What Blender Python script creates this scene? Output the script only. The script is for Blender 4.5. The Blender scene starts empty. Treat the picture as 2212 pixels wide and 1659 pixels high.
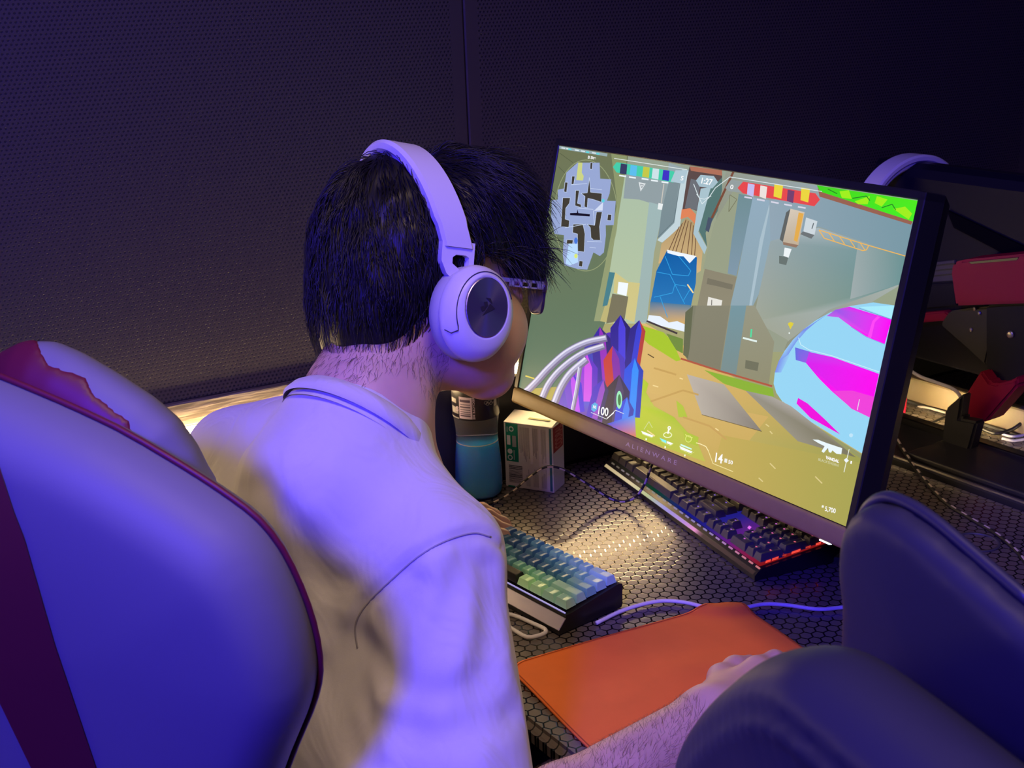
import bpy, bmesh, math, random
import numpy as np
from mathutils import Vector, Matrix
from mathutils.bvhtree import BVHTree
from mathutils.geometry import tessellate_polygon

random.seed(7)
rng = np.random.default_rng(7)
SC = bpy.context.scene
COL = SC.collection
PI = math.pi

# ------------------------------------------------------------------ camera
FPX, CX, CY = 2750.0, 1106.0, 829.5          # focal length in pixels of the 2212 x 1659 frame
CAM = np.array([0.0, 0.0, 1.515])
MR = np.array([[0.55735633, 0.23754572, -0.79556643],   # columns: image right, image down, forward
               [0.82957090, -0.19873635, 0.52183904],
               [-0.03414734, -0.95082906, -0.30782798]])
cd = bpy.data.cameras.new('camera')
cam = bpy.data.objects.new('camera', cd)
COL.objects.link(cam)
cd.sensor_fit = 'HORIZONTAL'
cd.sensor_width = 36.0
cd.lens = FPX / 2212.0 * 36.0
cd.clip_start = 0.02
r_, d_, f_ = MR[:, 0], MR[:, 1], MR[:, 2]
cam.matrix_world = Matrix(((r_[0], -d_[0], -f_[0], CAM[0]), (r_[1], -d_[1], -f_[1], CAM[1]),
                           (r_[2], -d_[2], -f_[2], CAM[2]), (0, 0, 0, 1)))
cd.dof.use_dof = True
cd.dof.focus_distance = 1.45
cd.dof.aperture_fstop = 18.0
SC.camera = cam

# ------------------------------------------------------------------ exposure, world, lamps
SC.view_settings.view_transform = 'Standard'
SC.view_settings.look = 'None'
SC.view_settings.exposure = 0.0
SC.view_settings.gamma = 1.0
SC.view_settings.use_curve_mapping = False
W = bpy.data.worlds.new('room_air')
SC.world = W
W.use_nodes = True
W.node_tree.nodes['Background'].inputs[0].default_value = (0.35, 0.33, 0.55, 1)
W.node_tree.nodes['Background'].inputs[1].default_value = 0.012


def area(name, loc, target, size, power, color, size_y=None, spread=None):
    l = bpy.data.lights.new(name, 'AREA')
    l.energy = power
    l.color = color
    l.shape = 'RECTANGLE'
    l.size = size
    l.size_y = size_y or size
    if spread:
        l.spread = math.radians(spread)
    o = bpy.data.objects.new(name, l)
    COL.objects.link(o)
    o.location = loc
    o.rotation_euler = (Vector(target) - Vector(loc)).to_track_quat('-Z', 'Y').to_euler()
    return o


area('blue_lamp', (0.14, -0.76, 2.18), (-1.05, 0.5, 1.05), 0.25, 72, (0.045, 0.025, 1.0))
area('violet_lamp', (0.9, -1.0, 2.5), (-0.7, 0.7, 0.9), 0.6, 3.4, (0.70, 0.36, 1.0))
area('warm_ceiling_lamp', (-0.25, 0.35, 2.7), (-1.0, 0.55, 0.9), 0.6, 4.8, (1.0, 0.70, 0.44), spread=100)


# ------------------------------------------------------------------ pixels to places
def ray(u, v):
    return MR @ np.array([(u - CX) / FPX, (v - CY) / FPX, 1.0])


def at(u, v, depth):
    return CAM + ray(u, v) * depth


def at_z(u, v, z):
    d = ray(u, v)
    return CAM + d * ((z - CAM[2]) / d[2])


def at_y(u, v, y):
    d = ray(u, v)
    return CAM + d * (y / d[1])


def on_plane(u, v, p, n):
    d = ray(u, v)
    return CAM + d * (np.dot(np.asarray(p) - CAM, n) / np.dot(d, n))


def nrm(v):
    v = np.asarray(v, float)
    return v / np.linalg.norm(v)


# ------------------------------------------------------------------ colours and materials
def lin(r, g, b):
    f = lambda c: c / 12.92 if c <= 0.04045 else ((c + 0.055) / 1.055) ** 2.4
    return (f(r / 255), f(g / 255), f(b / 255), 1.0)


MATS = {}


def mat(name, col, rough=0.5, metal=0.0, spec=0.5, coat=0.0, emit=None, estr=0.0, bump=None, trans=0.0, ior=1.45,
        sss=0.0, sheen=0.0, mottle=None):
    m = bpy.data.materials.new(name)
    m.use_nodes = True
    nt = m.node_tree
    b = nt.nodes['Principled BSDF']
    b.inputs['Base Color'].default_value = col if len(col) == 4 else (*col, 1)
    b.inputs['Roughness'].default_value = rough
    b.inputs['Metallic'].default_value = metal
    b.inputs['Specular IOR Level'].default_value = spec
    b.inputs['Coat Weight'].default_value = coat
    b.inputs['Coat Roughness'].default_value = 0.1
    b.inputs['Transmission Weight'].default_value = trans
    b.inputs['IOR'].default_value = ior
    if sss:
        b.inputs['Subsurface Weight'].default_value = sss
        b.inputs['Subsurface Radius'].default_value = (0.012, 0.005, 0.003)
        b.inputs['Subsurface Scale'].default_value = 0.5
    if sheen:
        b.inputs['Sheen Weight'].default_value = sheen
    if emit:
        b.inputs['Emission Color'].default_value = emit
        b.inputs['Emission Strength'].default_value = estr
    tc = nt.nodes.new('ShaderNodeTexCoord')
    if mottle:                                       # (scale, amount): soft colour variation
        n = nt.nodes.new('ShaderNodeTexNoise')
        n.inputs['Scale'].default_value = mottle[0]
        n.inputs['Detail'].default_value = 4
        nt.links.new(tc.outputs['Object'], n.inputs['Vector'])
        h = nt.nodes.new('ShaderNodeHueSaturation')
        h.inputs['Color'].default_value = col if len(col) == 4 else (*col, 1)
        mr = nt.nodes.new('ShaderNodeMapRange')
        mr.inputs[1].default_value = 0.3
        mr.inputs[2].default_value = 0.7
        mr.inputs[3].default_value = 1 - mottle[1]
        mr.inputs[4].default_value = 1 + mottle[1]
        nt.links.new(n.outputs['Fac'], mr.inputs[0])
        nt.links.new(mr.outputs[0], h.inputs['Value'])
        nt.links.new(h.outputs[0], b.inputs['Base Color'])
    if bump:                                         # (scale, strength, distance)
        n = nt.nodes.new('ShaderNodeTexNoise')
        n.inputs['Scale'].default_value = bump[0]
        n.inputs['Detail'].default_value = 5
        bp = nt.nodes.new('ShaderNodeBump')
        bp.inputs['Strength'].default_value = bump[1]
        bp.inputs['Distance'].default_value = bump[2]
        nt.links.new(tc.outputs['Object'], n.inputs['Vector'])
        nt.links.new(n.outputs['Fac'], bp.inputs['Height'])
        nt.links.new(bp.outputs[0], b.inputs['Normal'])
    MATS[name] = m
    return m


def vcol_emit(name, strength=1.0):
    m = bpy.data.materials.new(name)
    m.use_nodes = True
    nt = m.node_tree
    b = nt.nodes['Principled BSDF']
    a = nt.nodes.new('ShaderNodeAttribute')
    a.attribute_name = 'Col'
    nt.links.new(a.outputs['Color'], b.inputs['Emission Color'])
    b.inputs['Emission Strength'].default_value = strength
    b.inputs['Base Color'].default_value = (0.004, 0.004, 0.004, 1)
    b.inputs['Roughness'].default_value = 0.4
    b.inputs['Specular IOR Level'].default_value = 0.2
    return m


def hex_group():
    """2D vector in cells -> distance to the hexagon's edge, distance to its centre."""
    g = bpy.data.node_groups.new('hex_cells', 'ShaderNodeTree')
    g.interface.new_socket('Vector', in_out='INPUT', socket_type='NodeSocketVector')
    g.interface.new_socket('Edge', in_out='OUTPUT', socket_type='NodeSocketFloat')
    g.interface.new_socket('Centre', in_out='OUTPUT', socket_type='NodeSocketFloat')
    I = g.nodes.new('NodeGroupInput')
    O = g.nodes.new('NodeGroupOutput')
    L = g.links.new

    def vm(op, a, b=None):
        n = g.nodes.new('ShaderNodeVectorMath')
        n.operation = op
        for i, x in enumerate((a, b)):
            if x is None:
                continue
            if isinstance(x, tuple):
                n.inputs[i].default_value = x
            else:
                L(x, n.inputs[i])
        return n

    def mt(op, a, b=None):
        n = g.nodes.new('ShaderNodeMath')
        n.operation = op
        for i, x in enumerate((a, b)):
            if x is None:
                continue
            if isinstance(x, (int, float)):
                n.inputs[i].default_value = x
            else:
                L(x, n.inputs[i])
        return n.outputs[0]
    R = (1.0, 1.7320508, 1.0)
    Hh = (0.5, 0.8660254, 0.5)
    flat = vm('MULTIPLY', I.outputs[0], (1, 1, 0)).outputs[0]
    big = vm('ADD', flat, (1000.0, 1732.0508, 0)).outputs[0]
    a = vm('SUBTRACT', vm('MODULO', big, R).outputs[0], (0.5, 0.8660254, 0)).outputs[0]
    b = vm('SUBTRACT', vm('MODULO', vm('SUBTRACT', big, (0.5, 0.8660254, 0)).outputs[0], R).outputs[0], (0.5, 0.8660254, 0)).outputs[0]
    la = vm('LENGTH', a).outputs['Value']
    lb = vm('LENGTH', b).outputs['Value']
    sel = mt('LESS_THAN', la, lb)
    mx = g.nodes.new('ShaderNodeMix')
    mx.data_type = 'VECTOR'
    L(sel, mx.inputs[0])
    L(b, mx.inputs[4])
    L(a, mx.inputs[5])
    gv = vm('ABSOLUTE', mx.outputs[1]).outputs[0]
    sx = g.nodes.new('ShaderNodeSeparateXYZ')
    L(gv, sx.inputs[0])
    diag = mt('ADD', mt('MULTIPLY', sx.outputs[0], 0.5), mt('MULTIPLY', sx.outputs[1], 0.8660254))
    edge = mt('SUBTRACT', 0.5, mt('MAXIMUM', sx.outputs[0], diag))
    L(edge, O.inputs[0])
    L(vm('LENGTH', mx.outputs[1]).outputs['Value'], O.inputs[1])
    return g


HEXG = hex_group()


def hex_vector(nt, pitch, rot=0.0, plane='XY'):
    tc = nt.nodes.new('ShaderNodeTexCoord')
    src = tc.outputs['Object']
    if plane == 'YZ':
        s = nt.nodes.new('ShaderNodeSeparateXYZ')
        c = nt.nodes.new('ShaderNodeCombineXYZ')
        nt.links.new(src, s.inputs[0])
        nt.links.new(s.outputs[1], c.inputs[0])
        nt.links.new(s.outputs[2], c.inputs[1])
        src = c.outputs[0]
    mp = nt.nodes.new('ShaderNodeMapping')
    mp.inputs['Scale'].default_value = (1 / pitch,) * 3
    mp.inputs['Rotation'].default_value = (0, 0, rot)
    nt.links.new(src, mp.inputs[0])
    g = nt.nodes.new('ShaderNodeGroup')
    g.node_tree = HEXG
    nt.links.new(mp.outputs[0], g.inputs[0])
    return g


def ramp01(nt, val, lo, hi):
    m = nt.nodes.new('ShaderNodeMapRange')
    m.interpolation_type = 'SMOOTHSTEP'
    m.inputs[1].default_value = lo
    m.inputs[2].default_value = hi
    nt.links.new(val, m.inputs[0])
    return m.outputs[0]


def mixcol(nt, fac, c1, c2):
    m = nt.nodes.new('ShaderNodeMix')
    m.data_type = 'RGBA'
    nt.links.new(fac, m.inputs[0])
    m.inputs[6].default_value = c1
    m.inputs[7].default_value = c2
    return m.outputs[2]


def desk_material(name, rot):
    m = bpy.data.materials.new(name)
    m.use_nodes = True
    nt = m.node_tree
    b = nt.nodes['Principled BSDF']
    g = hex_vector(nt, 0.0146, rot)
    e = ramp01(nt, g.outputs['Edge'], 0.045, 0.085)
    c = mixcol(nt, e, (0.006, 0.005, 0.005, 1), (0.125, 0.105, 0.090, 1))
    nt.links.new(c, b.inputs['Base Color'])
    rr = nt.nodes.new('ShaderNodeMapRange')
    nt.links.new(e, rr.inputs[0])
    rr.inputs[3].default_value = 0.07
    rr.inputs[4].default_value = 0.30
    nt.links.new(rr.outputs[0], b.inputs['Roughness'])
    b.inputs['Specular IOR Level'].default_value = 1.0
    bp = nt.nodes.new('ShaderNodeBump')
    bp.inputs['Strength'].default_value = 0.15
    bp.inputs['Distance'].default_value = 0.0006
    nt.links.new(ramp01(nt, g.outputs['Edge'], 0.0, 0.12), bp.inputs['Height'])
    nt.links.new(bp.outputs[0], b.inputs['Normal'])
    return m


def perforated_material(name):
    m = bpy.data.materials.new(name)
    m.use_nodes = True
    nt = m.node_tree
    b = nt.nodes['Principled BSDF']
    g = hex_vector(nt, 0.0060, 0.0, 'YZ')
    hole = ramp01(nt, g.outputs['Centre'], 0.20, 0.30)
    # a plain strip along each edge of the panel
    tc = nt.nodes.new('ShaderNodeTexCoord')
    s = nt.nodes.new('ShaderNodeSeparateXYZ')
    nt.links.new(tc.outputs['Object'], s.inputs[0])
    ab = nt.nodes.new('ShaderNodeMath')
    ab.operation = 'ABSOLUTE'
    nt.links.new(s.outputs[1], ab.inputs[0])
    gt = nt.nodes.new('ShaderNodeMath')
    gt.operation = 'GREATER_THAN'
    gt.inputs[1].default_value = 0.578
    nt.links.new(ab.outputs[0], gt.inputs[0])
    mx = nt.nodes.new('ShaderNodeMath')
    mx.operation = 'MAXIMUM'
    nt.links.new(hole, mx.inputs[0])
    nt.links.new(gt.outputs[0], mx.inputs[1])
    c = mixcol(nt, mx.outputs[0], (0.006, 0.006, 0.006, 1), (0.040, 0.034, 0.023, 1))
    nt.links.new(c, b.inputs['Base Color'])
    b.inputs['Roughness'].default_value = 0.55
    b.inputs['Specular IOR Level'].default_value = 0.4
    bp = nt.nodes.new('ShaderNodeBump')
    bp.inputs['Strength'].default_value = 0.5
    bp.inputs['Distance'].default_value = 0.0008
    nt.links.new(mx.outputs[0], bp.inputs['Height'])
    nt.links.new(bp.outputs[0], b.inputs['Normal'])
    return m


def plank_material(name):
    m = bpy.data.materials.new(name)
    m.use_nodes = True
    nt = m.node_tree
    b = nt.nodes['Principled BSDF']
    tc = nt.nodes.new('ShaderNodeTexCoord')
    mp = nt.nodes.new('ShaderNodeMapping')
    mp.inputs['Scale'].default_value = (120, 3.0, 120)
    nt.links.new(tc.outputs['Object'], mp.inputs[0])
    n = nt.nodes.new('ShaderNodeTexNoise')
    n.inputs['Scale'].default_value = 1.6
    n.inputs['Detail'].default_value = 8
    nt.links.new(mp.outputs[0], n.inputs['Vector'])
    r = ramp01(nt, n.outputs['Fac'], 0.35, 0.68)
    nt.links.new(mixcol(nt, r, (0.055, 0.040, 0.022, 1), (0.16, 0.13, 0.085, 1)), b.inputs['Base Color'])
    b.inputs['Roughness'].default_value = 0.6
    bp = nt.nodes.new('ShaderNodeBump')
    bp.inputs['Strength'].default_value = 0.4
    bp.inputs['Distance'].default_value = 0.001
    nt.links.new(r, bp.inputs['Height'])
    nt.links.new(bp.outputs[0], b.inputs['Normal'])
    return m


# ------------------------------------------------------------------ objects
def tag(o, label=None, cat=None, group=None, kind=None):
    if label:
        o['label'] = label
    if cat:
        o['category'] = cat
    if group:
        o['group'] = group
    if kind:
        o['kind'] = kind
    return o


def thing(name, label, cat, loc=(0, 0, 0), rz=0.0, group=None):
    o = bpy.data.objects.new(name, None)
    COL.objects.link(o)
    o.empty_display_size = 0.05
    o.location = loc
    o.rotation_euler = (0, 0, rz)
    bpy.context.view_layer.update()
    return tag(o, label, cat, group)


def link_mesh(name, me, m, parent=None, world=True):
    o = bpy.data.objects.new(name, me)
    COL.objects.link(o)
    for x in (m if isinstance(m, (list, tuple)) else [m]):
        me.materials.append(x)
    if parent is not None:
        o.parent = parent
        if world:                                    # geometry was given in world coordinates
            mw = Matrix.Identity(4)
            chain = []
            p = parent
            while p:
                chain.append(p)
                p = p.parent
            for p in reversed(chain):
                mw = mw @ p.matrix_parent_inverse @ p.matrix_basis
            o.matrix_parent_inverse = mw.inverted()
    return o


def pymesh(name, verts, faces, m, parent=None, smooth=True, world=True, midx=None):
    me = bpy.data.meshes.new(name)
    me.from_pydata([tuple(map(float, v)) for v in verts], [], [tuple(map(int, f)) for f in faces])
    me.validate()
    if smooth:
        me.polygons.foreach_set('use_smooth', [True] * len(me.polygons))
    if midx is not None and len(midx) == len(me.polygons):
        me.polygons.foreach_set('material_index', midx)
    me.update()
    return link_mesh(name, me, m, parent, world)


class MB:
    """collects shapes into one mesh"""

    def __init__(self):
        self.v = []
        self.f = []
        self.mi = []

    def add(self, vs, fs, mi=0):
        n = len(self.v)
        self.v.extend([tuple(map(float, x)) for x in vs])
        self.f.extend([tuple(i + n for i in f) for f in fs])
        self.mi.extend([mi] * len(fs))
        return self

    def box(self, c, s, rot=None, bev=0.0, seg=2, mi=0):
        bm = bmesh.new()
        bmesh.ops.create_cube(bm, size=1.0)
        bmesh.ops.scale(bm, vec=s, verts=bm.verts)
        if bev > 0:
            bmesh.ops.bevel(bm, geom=list(bm.edges), offset=min(bev, 0.49 * min(s)), segments=seg, profile=0.5, affect='EDGES')
        M = Matrix.Translation(c) @ (rot.to_4x4() if rot is not None else Matrix.Identity(4))
        bm.verts.index_update()
        self.add([M @ v.co for v in bm.verts], [[v.index for v in f.verts] for f in bm.faces], mi)
        bm.free()
        return self

    def tube(self, pts, r, n=8, cap=True, closed=False, mi=0, mif=None):
        P = [Vector(p) for p in pts]
        k = len(P)
        rs = r if isinstance(r, (list, tuple)) else [r] * k
        up = None
        rings = []
        for i in range(k):
            a = P[i - 1] if (i > 0 or closed) else P[i]
            b = P[(i + 1) % k] if (i < k - 1 or closed) else P[i]
            t = (b - a).normalized()
            if up is None:
                up = t.orthogonal().normalized()
            up = (up - t * up.dot(t)).normalized()
            s = t.cross(up)
            rings.append([P[i] + (up * math.cos(2 * PI * j / n) + s * math.sin(2 * PI * j / n)) * rs[i] for j in range(n)])
        base = len(self.v)
        for R in rings:
            self.v.extend([tuple(x) for x in R])
        for i in range(k if closed else k - 1):
            for j in range(n):
                a = base + i * n
                b = base + ((i + 1) % k) * n
                self.f.append((a + j, a + (j + 1) % n, b + (j + 1) % n, b + j))
                self.mi.append(mif(i, j) if mif else mi)
        if cap and not closed:
            self.f.append(tuple(base + j for j in reversed(range(n))))
            self.f.append(tuple(base + (k - 1) * n + j for j in range(n)))
            self.mi += [mi, mi]
        return self

    def lathe(self, prof, c=(0, 0, 0), n=32, axis=None, mi=0):
        """profile of (radius, height)"""
        q = Vector((0, 0, 1)).rotation_difference(Vector(axis)).to_matrix() if axis is not None else Matrix.Identity(3)
        c = Vector(c)
        base = len(self.v)
        for (r, h) in prof:
            for j in range(n):
                a = 2 * PI * j / n
                self.v.append(tuple(c + q @ Vector((r * math.cos(a), r * math.sin(a), h))))
        for i in range(len(prof) - 1):
            for j in range(n):
                self.f.append((base + i * n + j, base + i * n + (j + 1) % n, base + (i + 1) * n + (j + 1) % n, base + (i + 1) * n + j))
                self.mi.append(mi)
        return self

    def prism(self, poly, z0, z1, M=None, mi=0):
        """2D polygon (counter-clockwise) extruded along z, then moved by M"""
        M = M or Matrix.Identity(4)
        n = len(poly)
        vs = [M @ Vector((x, y, z0)) for x, y in poly] + [M @ Vector((x, y, z1)) for x, y in poly]
        fs = [tuple(reversed(range(n))), tuple(range(n, 2 * n))]
        fs += [(i, (i + 1) % n, n + (i + 1) % n, n + i) for i in range(n)]
        return self.add(vs, fs, mi)

    def build(self, name, m, parent=None, smooth=False, world=True):
        o = pymesh(name, self.v, self.f, m, parent, smooth, world, self.mi if any(self.mi) else None)
        return o


def auto_smooth(o, deg=40):
    me = o.data
    bm = bmesh.new()
    bm.from_mesh(me)
    for f in bm.faces:
        f.smooth = True
    for e in bm.edges:
        if len(e.link_faces) == 2 and e.calc_face_angle(0) > math.radians(deg):
            e.smooth = False
    bm.to_mesh(me)
    bm.free()
    return o


def spline(pts, n=8):
    """Catmull-Rom through the points"""
    P = [np.asarray(p, float) for p in pts]
    P = [2 * P[0] - P[1]] + P + [2 * P[-1] - P[-2]]
    out = []
    for i in range(1, len(P) - 2):
        for k in range(n):
            t = k / n
            out.append(0.5 * ((2 * P[i]) + (P[i + 1] - P[i - 1]) * t + (2 * P[i - 1] - 5 * P[i] + 4 * P[i + 1] - P[i + 2]) * t * t
                              + (3 * P[i] - P[i - 1] - 3 * P[i + 1] + P[i + 2]) * t ** 3))
    out.append(P[-2])
    return out


def copy_tree(o, parent=None):
    c = o.copy()
    COL.objects.link(c)
    if parent is not None:
        c.parent = parent
    for ch in list(o.children):
        copy_tree(ch, c)
    return c


# ------------------------------------------------------------------ soft bodies from distance fields
class Field:
    def __init__(self, lo, hi, h):
        self.h = h
        self.lo = np.array(lo, np.float32)
        n = np.ceil((np.array(hi) - np.array(lo)) / h).astype(int) + 1
        ax = [self.lo[i] + h * np.arange(n[i], dtype=np.float32) for i in range(3)]
        self.X, self.Y, self.Z = np.meshgrid(*ax, indexing='ij')
        self.D = np.full(n, 1e3, np.float32)

    def loc(self, c, R):
        """coordinates in a frame: rows of R are its axes"""
        x, y, z = self.X - c[0], self.Y - c[1], self.Z - c[2]
        return [R[i][0] * x + R[i][1] * y + R[i][2] * z for i in range(3)]

    def cone(self, a, b, ra, rb):
        a, b = np.asarray(a, float), np.asarray(b, float)
        ab = b - a
        l2 = float(ab @ ab)
        x, y, z = self.X - a[0], self.Y - a[1], self.Z - a[2]
        t = np.clip((x * ab[0] + y * ab[1] + z * ab[2]) / l2, 0, 1)
        return np.sqrt((x - t * ab[0]) ** 2 + (y - t * ab[1]) ** 2 + (z - t * ab[2]) ** 2) - (ra + t * (rb - ra))

    def ell(self, c, r, R=np.eye(3)):
        p = self.loc(c, R)
        k0 = np.sqrt(sum((p[i] / r[i]) ** 2 for i in range(3)))
        k1 = np.sqrt(sum((p[i] / r[i] ** 2) ** 2 for i in range(3))) + 1e-9
        return k0 * (k0 - 1) / k1

    def rbox(self, c, half, rad, R=np.eye(3)):
        p = self.loc(c, R)
        q = [np.abs(p[i]) - (half[i] - rad) for i in range(3)]
        out = np.sqrt(sum(np.maximum(a, 0) ** 2 for a in q))
        return out + np.minimum(np.maximum(np.maximum(q[0], q[1]), q[2]), 0) - rad

    def poly(self, pts):
        d = np.full(self.D.shape, 1e3, np.float32)
        for a, b in zip(pts[:-1], pts[1:]):
            d = np.minimum(d, self.cone(a, b, 0, 0))
        return d

    def union(self, d, k=0.0):
        self.D = smin(self.D, d, k)
        return self

    def carve(self, d, k=0.0):
        self.D = -smin(-self.D, d, k)
        return self

    def mesh(self, smooth=1):
        v, f = surface_nets(self.D, self.lo, self.h)
        for _ in range(smooth):
            v = relax(v, f)
        return v, f


def smin(a, b, k):
    if k <= 0:
        return np.minimum(a, b)
    h = np.clip(0.5 + 0.5 * (b - a) / k, 0, 1)
    return b + (a - b) * h - k * h * (1 - h)


def surface_nets(D, lo, h):
    S = D < 0
    n = np.array(D.shape)
    cs = [(i, j, k) for i in (0, 1) for j in (0, 1) for k in (0, 1)]
    cnt = np.zeros(n - 1, np.int8)
    for c in cs:
        cnt += S[c[0]:n[0] - 1 + c[0], c[1]:n[1] - 1 + c[1], c[2]:n[2] - 1 + c[2]]
    act = np.argwhere((cnt > 0) & (cnt < 8))
    vid = np.full(n - 1, -1, np.int64)
    vid[tuple(act.T)] = np.arange(len(act))
    val = np.stack([D[act[:, 0] + c[0], act[:, 1] + c[1], act[:, 2] + c[2]] for c in cs], 1)
    acc = np.zeros((len(act), 3))
    w = np.zeros(len(act))
    for i, a in enumerate(cs):
        for j, b in enumerate(cs):
            if j > i and sum(abs(x - y) for x, y in zip(a, b)) == 1:
                m = (val[:, i] < 0) != (val[:, j] < 0)
                t = val[:, i] / (val[:, i] - val[:, j] + 1e-12)
                p = np.array(a)[None] + t[:, None] * (np.array(b) - np.array(a))[None]
                acc[m] += p[m]
                w[m] += 1
    verts = (act + acc / w[:, None]) * h + lo
    faces = []
    for ax in range(3):
        o1, o2 = [(1, 2), (2, 0), (0, 1)][ax]
        sl0 = [slice(None)] * 3
        sl1 = [slice(None)] * 3
        sl0[ax] = slice(0, n[ax] - 1)
        sl1[ax] = slice(1, n[ax])
        A, B = S[tuple(sl0)], S[tuple(sl1)]
        e = np.argwhere(A != B)
        ok = (e[:, o1] > 0) & (e[:, o2] > 0) & (e[:, o1] < n[o1] - 1) & (e[:, o2] < n[o2] - 1)
        e = e[ok]
        fl = A[tuple(e.T)]
        q = []
        for (p, r) in ((-1, -1), (0, -1), (0, 0), (-1, 0)):
            c = e.copy()
            c[:, o1] += p
            c[:, o2] += r
            q.append(vid[tuple(c.T)])
        q = np.stack(q, 1)
        q[~fl] = q[~fl][:, ::-1]
        faces.append(q)
    return verts, np.concatenate(faces)


def relax(v, f, lam=0.5):
    acc = np.zeros_like(v)
    w = np.zeros(len(v))
    for a, b in ((0, 1), (1, 2), (2, 3), (3, 0)):
        np.add.at(acc, f[:, a], v[f[:, b]])
        np.add.at(acc, f[:, b], v[f[:, a]])
        np.add.at(w, f[:, a], 1)
        np.add.at(w, f[:, b], 1)
    return v * (1 - lam) + lam * acc / np.maximum(w, 1)[:, None]


def poly2d(px, py, P):
    """signed distance to a closed 2D polygon (negative inside)"""
    d = np.full(px.shape, 1e9, np.float32)
    s = np.ones(px.shape, np.float32)
    n = len(P)
    for i in range(n):
        a = P[i]
        b = P[i - 1]
        ex, ey = b[0] - a[0], b[1] - a[1]
        wx, wy = px - a[0], py - a[1]
        t = np.clip((wx * ex + wy * ey) / (ex * ex + ey * ey + 1e-12), 0, 1)
        d = np.minimum(d, (wx - t * ex) ** 2 + (wy - t * ey) ** 2)
        c1 = py >= a[1]
        c2 = py < b[1]
        c3 = ex * wy > ey * wx
        flip = (c1 & c2 & c3) | (~c1 & ~c2 & ~c3)
        s = np.where(flip, -s, s)
    return s * np.sqrt(d)


def text_mesh(s, bold=0.0):
    cu = bpy.data.curves.new('lettering_tmp', 'FONT')
    cu.body = s
    cu.size = 1.0
    cu.offset = bold
    o = bpy.data.objects.new('lettering_tmp', cu)
    COL.objects.link(o)
    dg = bpy.context.evaluated_depsgraph_get()
    me = o.evaluated_get(dg).to_mesh()
    V = np.array([v.co[:] for v in me.vertices])
    F = [tuple(p.vertices) for p in me.polygons]
    o.evaluated_get(dg).to_mesh_clear()
    bpy.data.objects.remove(o)
    bpy.data.curves.remove(cu)
    return V, F
# ------------------------------------------------------------------ materials
M_PANEL = perforated_material('perforated_black')
M_BLACK = mat('black_plastic', (0.012, 0.012, 0.013), 0.38)
M_SATIN = mat('black_satin', (0.02, 0.02, 0.021), 0.5, mottle=(30, 0.15))
M_DARK = mat('dark_paint', (0.018, 0.017, 0.019), 0.6)
M_FLOOR = mat('floor_vinyl', (0.03, 0.03, 0.034), 0.45, mottle=(6, 0.3))
M_CEIL = mat('ceiling_paint', (0.05, 0.048, 0.05), 0.8)
M_PLANK = plank_material('weathered_oak')
M_LED = mat('warm_led', (0.8, 0.7, 0.5), 0.5, emit=(1.0, 0.69, 0.33, 1), estr=64.0)
M_LEDW = mat('white_led', (0.8, 0.8, 0.8), 0.5, emit=(0.75, 0.9, 1.0, 1), estr=2.5)
M_STEEL = mat('brushed_steel', (0.45, 0.43, 0.40), 0.33, metal=0.9)
M_GOLD = mat('brass_edge', (0.62, 0.47, 0.24), 0.35, metal=0.7)
M_DESK = desk_material('hexagon_laminate', 0.0)
M_RED = mat('red_plastic', (0.30, 0.006, 0.030), 0.5, spec=0.15)
M_CABLE_D = mat('dark_grommet', (0.06, 0.058, 0.065), 0.45)
M_CREAM = mat('cream_plastic', (0.17, 0.132, 0.075), 0.5)
M_WHITE = mat('white_plastic', (0.72, 0.70, 0.70), 0.35)
M_CABLE = mat('white_cable_rubber', (0.70, 0.68, 0.68), 0.45)

# ------------------------------------------------------------------ room shell
NN = np.array([0.9959, -0.0901, 0.0])        # side wall: normal into the room
TD = np.array([0.0901, 0.9959, 0.0])         # side wall: along it, away from the camera


def wallp(d, s, z):
    """d metres in front of the camera's foot towards the wall, s along, z up"""
    return NN * (-d) + TD * s + np.array([0, 0, z])


WROT = Matrix(((NN[0], TD[0], 0), (NN[1], TD[1], 0), (0, 0, 1)))
wall = MB().box(wallp(1.735, 1.2, 1.4), (0.06, 6.2, 2.8), WROT).build('wall_left', M_DARK)
tag(wall, 'black side wall of perforated acoustic panels', 'wall', kind='structure')
me = MB().box((0, 0, 0), (0.012, 1.1985, 1.835), None, 0.002, 1)
panel0 = None
for i, s in enumerate((0.2476, 1.4476, 2.6476, -0.9524, 3.8476)):
    if panel0 is None:
        o = pymesh('panel', me.v, me.f, M_PANEL, None, False)
        panel0 = o
    else:
        o = bpy.data.objects.new('panel', panel0.data)
        COL.objects.link(o)
    o.parent = wall
    c = wallp(1.7, s, 1.8825)
    o.matrix_local = Matrix.Translation(c) @ WROT.to_4x4()
tag(MB().box((0.6, 1.2, -0.05), (5.6, 7.0, 0.1)).build('floor', M_FLOOR), 'dark vinyl floor under the desks', 'floor', kind='structure')
tag(MB().box((0.6, 1.2, 2.85), (5.6, 7.0, 0.1)).build('ceiling', M_CEIL), 'dark ceiling', 'ceiling', kind='structure')
tag(MB().box((3.35, 1.2, 1.4), (0.1, 7.0, 2.8)).build('wall_right', M_DARK), 'dark wall opposite the panelled wall', 'wall', kind='structure')
tag(MB().box((0.6, 4.75, 1.4), (5.6, 0.1, 2.8)).build('wall_back', M_DARK), 'dark wall beyond the far desks', 'wall', kind='structure')
tag(MB().box((0.6, -2.35, 1.4), (5.6, 0.1, 2.8)).build('wall_front', M_DARK), 'dark wall behind the camera', 'wall', kind='structure')

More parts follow.
